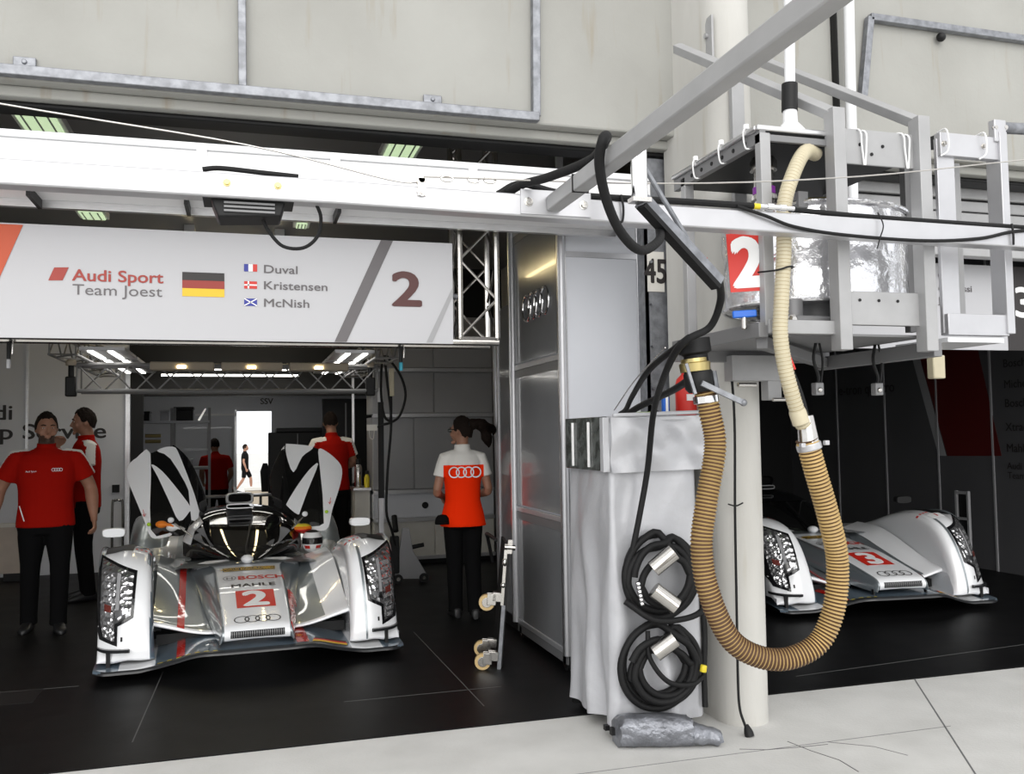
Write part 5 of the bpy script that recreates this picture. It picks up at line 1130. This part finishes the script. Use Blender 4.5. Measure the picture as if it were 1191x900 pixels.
for x, m_ in ((-.055, 'orange'), (.03, 'ink_white')):
    b = MB(m_); b.ball((x, 0, .05 if m_ == 'orange' else .02), (.05, .04, .032)); z = .05 if m_ == 'orange' else .02
    for i in range(4): b.tube([(x+.03, -.02+.018*i, z), (x+.075, -.025+.018*i, z-.008), (x+.10, -.03+.018*i, z-.022)], [.012, .012, .009], 8)
    b.build('glove', t, voxel=.006, relax=3)
# ================================================================ PEOPLE (built facing -y, z up, 1.75 m tall)
def hand(mb, w, d, palm_n, curl=.5):
    """palm and five fingers from wrist w along d"""
    w, d, n_ = V(w), V(d).normalized(), V(palm_n).normalized(); s_ = d.cross(n_).normalized(); n_ = s_.cross(d)
    mb.tube([w-d*.02, w+d*.02, w+d*.055, w+d*.09, w+d*.10], [(.024, .021), (.028, .017), (.040, .016), (.040, .015), (.03, .010)], 12) if abs(s_.z) > 2 else None
    rows = []
    for u, a, c in ((-.02, .026, .022), (.02, .030, .018), (.055, .040, .016), (.09, .040, .014), (.102, .032, .009)):
        rows.append([w+d*u+s_*a*math.cos(2*PI*k/12)+n_*c*math.sin(2*PI*k/12) for k in range(12)])
    mb.grid(rows, True, cap0=True, cap1=True)
    for i, L in enumerate((.070, .080, .075, .058)):
        o = w+d*.088+s_*(.030-.020*i); P = [o]; a = .15
        for k in range(3):
            a += curl*(.5+.35*k); P.append(P[-1]+(d*math.cos(a)+n_*math.sin(a))*L/3*(1.15-.12*k))
        mb.tube(P, [.0098, .0095, .0088, .0075], 8)
    o = w+d*.03+s_*.028; mb.tube([o, o+d*.028+s_*.022+n_*.008, o+d*.055+s_*.026+n_*.02, o+d*.075+s_*.02+n_*.03], [.013, .012, .0105, .008], 8)
def person(label, loc, rz, H=1.75, build=1., lean=(0, 0), head=(0, 0), arms=None, legs=None, top='shirt_red', topf=None, bottoms='cloth_black', shorts=False, hair='short', beard=False, sleeve=.62, vox=.009, collar='shirt_red', glasses=False, shirt_bottom=.84, shirt_w=1.):
    t = thing('person', label, 'person', loc, rz); K = H/1.75
    A = arms or {}; G = legs or {}
    def ln(p):
        f = max(0, (p[2]-.95)/.5); return V((p[0]+lean[0]*f, p[1]+lean[1]*f, p[2]-.10*f*(lean[0]**2+lean[1]**2)**.5))
    sh = {s: ln((s*.178*build, .015, 1.392)) for s in (-1, 1)}
    el = {s: V(A.get(s, {}).get('el', (s*.26*build, .045, 1.13))) for s in (-1, 1)}
    wr = {s: V(A.get(s, {}).get('wr', (s*.285*build, -.04, .885))) for s in (-1, 1)}
    hip = {s: V((s*.09, .0, .92)) for s in (-1, 1)}
    kn = {s: V(G.get(s, {}).get('kn', (s*.105, -.015, .50))) for s in (-1, 1)}
    an = {s: V(G.get(s, {}).get('an', (s*.11, .03, .085))) for s in (-1, 1)}
    hc = ln((0, -.015, 1.635)); RH = M.Rotation(head[0], 3, 'Z') @ M.Rotation(head[1], 3, 'X')
    def tr(mb): mb.bm.transform(M.Scale(K, 4)); return mb
    # body: head, neck, arms, hands (+ legs when bare) in one skin
    b = MB('skin'); rows = []
    for k in range(15):
        f = k/14; z = .118-.236*f; q = math.sin(math.acos(max(-1, min(1, z/.1185))))
        wdt = .077*q*(1 if z > -.02 else 1-.30*((-z-.02)/.1)); dpt = .094*q*(1 if z > -.03 else 1-.16*((-z-.03)/.09))
        rr = []
        for j in range(24):
            a = 2*PI*j/24; x = wdt*math.cos(a); y = dpt*math.sin(a)
            if y < 0 and z < -.01: y -= .010*min(1, (-z-.01)/.05)
            if y > 0 and z < -.03: y *= max(.45, 1-(-z-.03)*5)
            rr.append(hc+RH @ V((x, y, z)))
        rows.append(rr)
    b.grid(rows, True, cap0=True, cap1=True)
    hp = lambda x, y, z: hc+RH @ V((x, y, z))
    b.tube([hp(0, -.085, .025), hp(0, -.100, .0), hp(0, -.112, -.022), hp(0, -.098, -.034)], [.009, .011, .0155, .010], 10)
    b.ball(hp(0, -.094, -.060), (.024, .010, .008), 10); b.ball(hp(0, -.093, -.094), (.024, .016, .018), 10)
    for s in (-1, 1):
        b.ball(hp(s*.078, .008, -.005), (.010, .020, .032), 10); b.ball(hp(s*.034, -.082, .034), (.024, .010, .008), 10); b.ball(hp(s*.045, -.068, -.03), (.024, .018, .024), 10)
    nb = ln((0, .012, 1.46)); b.tube([nb-V((0, 0, .06)), nb, nb.lerp(hc, .4)+V((0, .012, 0)), hc+V((0, .01, -.04))], [(.085, .07), .060*build**.5, .056*build**.5, .056], 16)
    for s in (-1, 1):
        d1 = (el[s]-sh[s]); d2 = (wr[s]-el[s])
        b.tube([sh[s]-V((s*.05, 0, 0)), sh[s]+d1*.12, sh[s]+d1*.5, el[s]-d1*.08, el[s]+d2*.10, el[s]+d2*.3, el[s]+d2*.7, wr[s], wr[s]+d2.normalized()*.03], [.055, .052*build, .046*build, .041*build, .042*build, .043*build, .034*build, .027, .026], 14)
        hand(b, wr[s], A.get(s, {}).get('hd', d2), A.get(s, {}).get('pn', (-s, .2, 0)), A.get(s, {}).get('curl', .55))
    b.tube([ln((0, 0, z)) for z in (.95, 1.1, 1.3, 1.42, 1.46)], [(.12*build, .09), (.125*build, .09), (.15*build, .10), (.15*build, .08), (.09, .06)], 16)
    if shorts:
        for s in (-1, 1):
            d1, d2 = kn[s]-hip[s], an[s]-kn[s]
            b.tube([hip[s], hip[s]+d1*.5, kn[s]-d1*.1, kn[s]+d2*.08, kn[s]+d2*.3, kn[s]+d2*.7, an[s]], [.08, .075, .055, .052, .056, .04, .034], 14)
    else:
        for s in (-1, 1): b.tube([hip[s], kn[s], an[s]], [.07, .045, .035], 12)
        b.tube([(0, 0, .97), (0, 0, .86)], [(.12*build, .09), (.12*build, .08)], 14)
    IR = RH.inverted()
    def bf(c, n=None):
        if not beard: return 'skin'
        q = IR @ (c/K-hc)
        if -.135 < q.z < -.035 and q.y < .03 and abs(q.x) < .085 and not (abs(q.x) < .022 and -.070 < q.z < -.050) and (q.z < -.05+.06*(abs(q.x) > .055) or False): return 'stubble'
        return 'skin'
    if beard: b.m('stubble'); b.m('skin')
    tr(b).build('body', t, smooth=180, voxel=vox*.85, relax=2, matf=bf)
    # eyes and brows
    for s in (-1, 1):
        b = MB('offwhite'); b.ball(hp(s*.032, -.0835, .012), (.0115, .006, .0042), 10); e = tr(b).build('eye', t, smooth=180)
        b = MB('black'); b.ball(hp(s*.032, -.0875, .012), (.005, .003, .0042), 8); tr(b).build('pupil', e, smooth=180)
        b = MB('hair_dark'); b.tube([hp(s*.016, -.094, .032), hp(s*.035, -.093, .038), hp(s*.052, -.082, .032)], [.004, .005, .003], 6); tr(b).build('brow', t, smooth=180)
    # hair
    HL = ((1.01, .80), (.75, .86), (.5, 1.08), (.25, 1.72), (.08, 1.66), (-.12, 1.50), (-.4, 1.9), (-1.01, 2.12))
    def hl(q):
        for (a, u), (c, v) in zip(HL, HL[1:]):
            if q >= c: return v+(u-v)*(q-c)/(a-c)
        return 2.1
    b = MB('hair_dark'); rows = []
    for k in range(9):
        f = k/8; rr = []
        for j in range(40):
            a = 2*PI*j/40; q = -math.sin(a); th = f*(hl(q)+.04*math.sin(j*2.7)+.03*math.sin(j*5.1))
            rr.append(hp(.0875*math.sin(th)*math.cos(a), .008+.106*math.sin(th)*math.sin(a)*(1 if th < 1.6 else .90), .004+.131*math.cos(th)+.005*math.sin(a*5+k*1.7)+.004*math.sin(a*9-k)))
        rows.append(rr)
    b.grid(rows, True, cap0=True); r2 = [[hc+(p-hc)*.90 for p in r] for r in rows]; b.grid(r2[::-1], True); b.grid([rows[-1], r2[-1]], True); tr(b).build('hair', t, smooth=180)
    if hair == 'pony':
        for i, (dx, dz, r_) in enumerate(((.30, -.02, .030), (.26, -.09, .034), (.21, -.13, .026))):
            b = MB('hair_dark'); b.tube(cr([hp(0, .085, .05), hp(-.06, .14, .06), hp(-.14, .15, .05+dz*.4), hp(-.20-.1*(i == 0), .15, dz+.02), hp(-dx, .15, dz-.03)], 5), [.046+.008*math.sin(k*.9+i) if k < 14 else .046*(20-k)/7+.004 for k in range(21)], 10); tr(b).build('ponytail', t, smooth=180)
        b = MB('black'); b.lathe([(.03, -.015), (.034, 0), (.03, .015)], hp(0, .095, .05), (-.6, .8, .1), 14); tr(b).build('hair_band', t)
    if glasses:
        b = MB('black_gloss')
        for s in (-1, 1): b.ball(hp(s*.036, -.096, .012), (.026, .008, .018), 10); b.tube([hp(s*.06, -.088, .016), hp(s*.079, -.04, .018), hp(s*.08, .01, .012)], .004, 6)
        tr(b).build('sunglasses', t, smooth=180)
    # shirt
    b = MB(top); W_ = build*shirt_w
    zz = (shirt_bottom, .92, 1.02, 1.14, 1.27, 1.37, 1.425, 1.455, 1.475)
    fl = 1.22 if top == 'vest_red' else 1.0
    ra = ((.182*fl, .135*fl), (.178*(1+fl)/2, .135*(1+fl)/2), (.168, .13), (.170, .13), (.186, .135), (.190, .125), (.165, .105), (.11, .085), (.074, .07))
    b.tube([ln((0, .004, z)) for z in zz], [(x*W_, y*(.6+.4*W_)) for x, y in ra], 24)
    for s in (-1, 1):
        d1 = el[s]-sh[s]; b.tube([sh[s]-V((s*.09, 0, -.028)), sh[s], sh[s]+d1*.2, sh[s]+d1*.45, sh[s]+d1*sleeve, sh[s]+d1*(sleeve+.02)], [.055, .066*build, .066*build, .068*build, .072*build, .068*build], 16)
    b.tube([ln((0, .012, 1.455)), ln((0, .006, 1.49)), ln((0, .004, 1.515))], [(.078, .074), (.070, .072), (.072, .075)], 18)
    if top == 'vest_red': b.m('shirt_white'); b.m('shirt_red')
    else: b.m('shirt_white'); b.m('shirt_red')
    tf = (lambda c, n: topf(c/K, n, sh, el)) if topf else (lambda c, n: top)
    tr(b).build('shirt', t, smooth=180, voxel=vox, relax=4, matf=tf)
    # trousers, shoes
    b = MB(bottoms); b.tube([(0, .004, z) for z in (.78, .84, .92, 1.0)], [(.165*build, .12), (.176*build, .13), (.175*build, .13), (.165*build, .12)], 20)
    for s in (-1, 1):
        d1, d2 = kn[s]-hip[s], an[s]-kn[s]
        P = [hip[s]+V((0, 0, -.02)), hip[s]+d1*.4, kn[s]-d1*.08] + ([] if shorts else [kn[s]+d2*.15, kn[s]+d2*.5, kn[s]+d2*.9, an[s]+V((0, 0, -.035))])
        b.tube(P, [.097*build**.7, .093*build**.7, .076] + ([] if shorts else [.072, .068, .064, .066]), 16)
    tr(b).build('shorts' if shorts else 'trousers', t, smooth=180, voxel=vox, relax=4)
    for s in (-1, 1):
        d = V(G.get(s, {}).get('ft', (s*.18, -1, 0))).normalized(); a = an[s]; sd = d.cross(V((0, 0, 1))); b = MB('shoe_black'); rows = []
        zg = G.get(s, {}).get('lift', 0.)
        for u, wd, h in ((-.075, .022, .05), (-.065, .034, .085), (-.03, .037, .10), (.03, .040, .088), (.09, .046, .066), (.14, .046, .052), (.175, .034, .040), (.19, .012, .028)):
            rows.append([V((a.x, a.y, zg))+d*u+sd*wd*math.copysign(abs(math.cos(2*PI*k/14))**.7, math.cos(2*PI*k/14))+V((0, 0, h/2+h/2*math.copysign(abs(math.sin(2*PI*k/14))**.7, math.sin(2*PI*k/14)))) for k in range(14)])
        b.grid(rows, True, cap0=True, cap1=True); tr(b).build('shoe', t, smooth=60)
    return t, K, ln, hp
def polo(c, n, sh, el):   # red polo, white flash over shoulder and sleeve
    g = 1 if c.x > 0 else -1
    if abs(c.x) < .085 or c.z > 1.47: return 'shirt_red'
    best = None
    for a, b_ in ((V((g*.06, sh[g].y, sh[g].z+.02)), sh[g]), (sh[g], el[g])):
        d = b_-a; u = max(0., min(1., (c-a).dot(d)/d.dot(d))); q = c-(a+d*u)
        if best is None or q.length < best.length: best = q
    q = best.normalized()
    return 'shirt_white' if best.length < .10 and q.x*g*.45+q.y*.30+q.z*.84 > .50 else 'shirt_red'
def vest(c, n, *a):
    x, z = abs(c.x), c.z
    if z > 1.335 or (x > .178 and z > 1.10): return 'shirt_white'
    return 'vest_red'
F_ = .006
p, K, ln, hp = person('bearded man in red and white polo shirt and black trousers walking in at far left', (-1.56, 8.2, F_), math.radians(8), 1.76, 1.2, head=(.18, .12), lean=(0, -.02), topf=polo, beard=True, vox=.009,
    arms={1: dict(el=(.33, .05, 1.14), wr=(.355, -.06, .90), curl=.6), -1: dict(el=(-.34, .05, 1.14), wr=(-.385, -.03, .89), curl=.8)}, legs={1: dict(kn=(.11, -.06, .51), an=(.10, -.04, .085)), -1: dict(kn=(-.11, .03, .50), an=(-.12, .10, .085))})
b = MB('ink_white')
b.tube([(-.15*1.2, -.146, 1.02), (-.12*1.2, -.163, .90)], .004, 6); b.bm.transform(M.Scale(K, 4)); b.build('shirt_piping', p)
b = MB('ink_white'); b.flat(rings4(.012, .003), (.085, -.172, 1.30), UX, UZ, .0); b.flat(text('Audi Sport', .012), (-.10, -.172, 1.285), UX, UZ, .0); b.bm.transform(M.Scale(K, 4)); b.build('chest_logo', p, fix=False)
person('man in red polo with white sleeve, turned sideways behind the bearded man', (-1.50, 9.7, F_), math.radians(-78), 1.84, 1.0, head=(0, .10), topf=polo, vox=.010,
    arms={1: dict(el=(.24, .0, 1.14), wr=(.10, -.26, 1.13), curl=.7), -1: dict(el=(-.25, -.03, 1.15), wr=(-.05, -.24, 1.40), hd=(.1, .1, .5), curl=.9)})
person('man in red polo seen from behind at the right of the doorway, looking down', (1.035, 11.32, F_), math.radians(192), 1.84, 1.1, head=(-.3, .35), lean=(0, -.05), topf=polo, vox=.011,
    arms={1: dict(el=(.27, -.04, 1.15), wr=(.12, -.28, 1.08)), -1: dict(el=(-.27, -.04, 1.15), wr=(-.12, -.28, 1.08))})
p, K, ln, hp = person('woman with blowing ponytail in red vest with four white rings, seen from behind', (1.78, 7.55, F_), math.radians(176), 1.68, .92, head=(.85, .05), topf=vest, top='vest_red', hair='pony', glasses=True, vox=.008, shirt_bottom=.80, shirt_w=1.02, sleeve=.52,
    arms={1: dict(el=(.235, .02, 1.10), wr=(.16, -.20, 1.05), curl=.7), -1: dict(el=(-.235, .02, 1.10), wr=(-.16, -.20, 1.05), curl=.7)}, legs={1: dict(kn=(.075, -.03, .50), an=(.07, -.02, .085), ft=(.1, -1, 0)), -1: dict(kn=(-.085, -.02, .50), an=(-.075, .14, .10), ft=(-.1, -1, 0), lift=.012)})
b = MB('ink_white'); b.flat(rings4(.044, .0105), (0, .141, 1.275), (-1, 0, 0), UZ, .003); b.bm.transform(M.Scale(K, 4)); b.build('ring_emblem', p, fix=False)
t = thing('cap', 'dark cap held at the woman’s left hip', 'cap', (1.585, 7.48, .80)); b = MB('cloth_black')
b.lathe([(.004, .08), (.035, .074), (.055, .05), (.062, .02), (.062, 0)], (0, 0, 0), n=18); b.build('crown', t, smooth=60); b = MB('cloth_black'); b.prism([(-.05, 0), (-.04, -.07), (0, -.09), (.04, -.07), (.05, 0)], (0, -.03, .01), UX, (0, 1, 0), .008); b.build('peak', t)
person('man in dark red shirt stooping in the dim back room, seen from behind', (-.42, 14.9, F_), math.radians(186), 1.55, 1.1, head=(0, .4), lean=(.02, -.14), topf=lambda c, n, *a: 'shirt_red', vox=.014,
    arms={1: dict(el=(.25, -.10, 1.12), wr=(.22, -.30, .98)), -1: dict(el=(-.25, -.10, 1.12), wr=(-.22, -.30, .98))})
MATS['shirt_dark'] = MATS['cloth_black']
person('person in black shirt and shorts walking past outside the far bright door', (.0, 33, -.33), math.radians(88), 1.66, 1.0, top='shirt_dark', topf=lambda c, n, *a: 'shirt_dark', shorts=True, vox=.016, legs={1: dict(kn=(.1, -.20, .52), an=(.1, -.22, .09)), -1: dict(kn=(-.1, .05, .5), an=(-.1, .30, .12))})
# ================================================================ groups for repeats
GR = dict(person='people in the garage', race_car='race cars in the garages', team_sign='team signs over the garage openings', wire_rope='steel wire ropes on the gantry', cable_tie='black ties on the beam and hoses',
          power_cable='black cables at the cabinet', air_hose='loose black air hoses', coiled_hose='coils of black hose', metal_sleeve='steel sleeves on the coiled hoses', tie_wire='short tie wires', tool='small tools on the cabinet top',
          wall_cabinet='cabinets of the storage wall', shelf_rail='aluminium rails of the storage wall', storage_box='boxes on the back-room rack', hanging_lead='leads hanging under the sign', hanging_tool='tools hanging at the lighting frame', tube_lamp='warm tube lamps on the ceiling')
for o in list(S.objects):
    k = o.name.split('.')[0]
    if o.parent is None and 'label' in o and k in GR and 'group' not in o: o['group'] = GR[k]
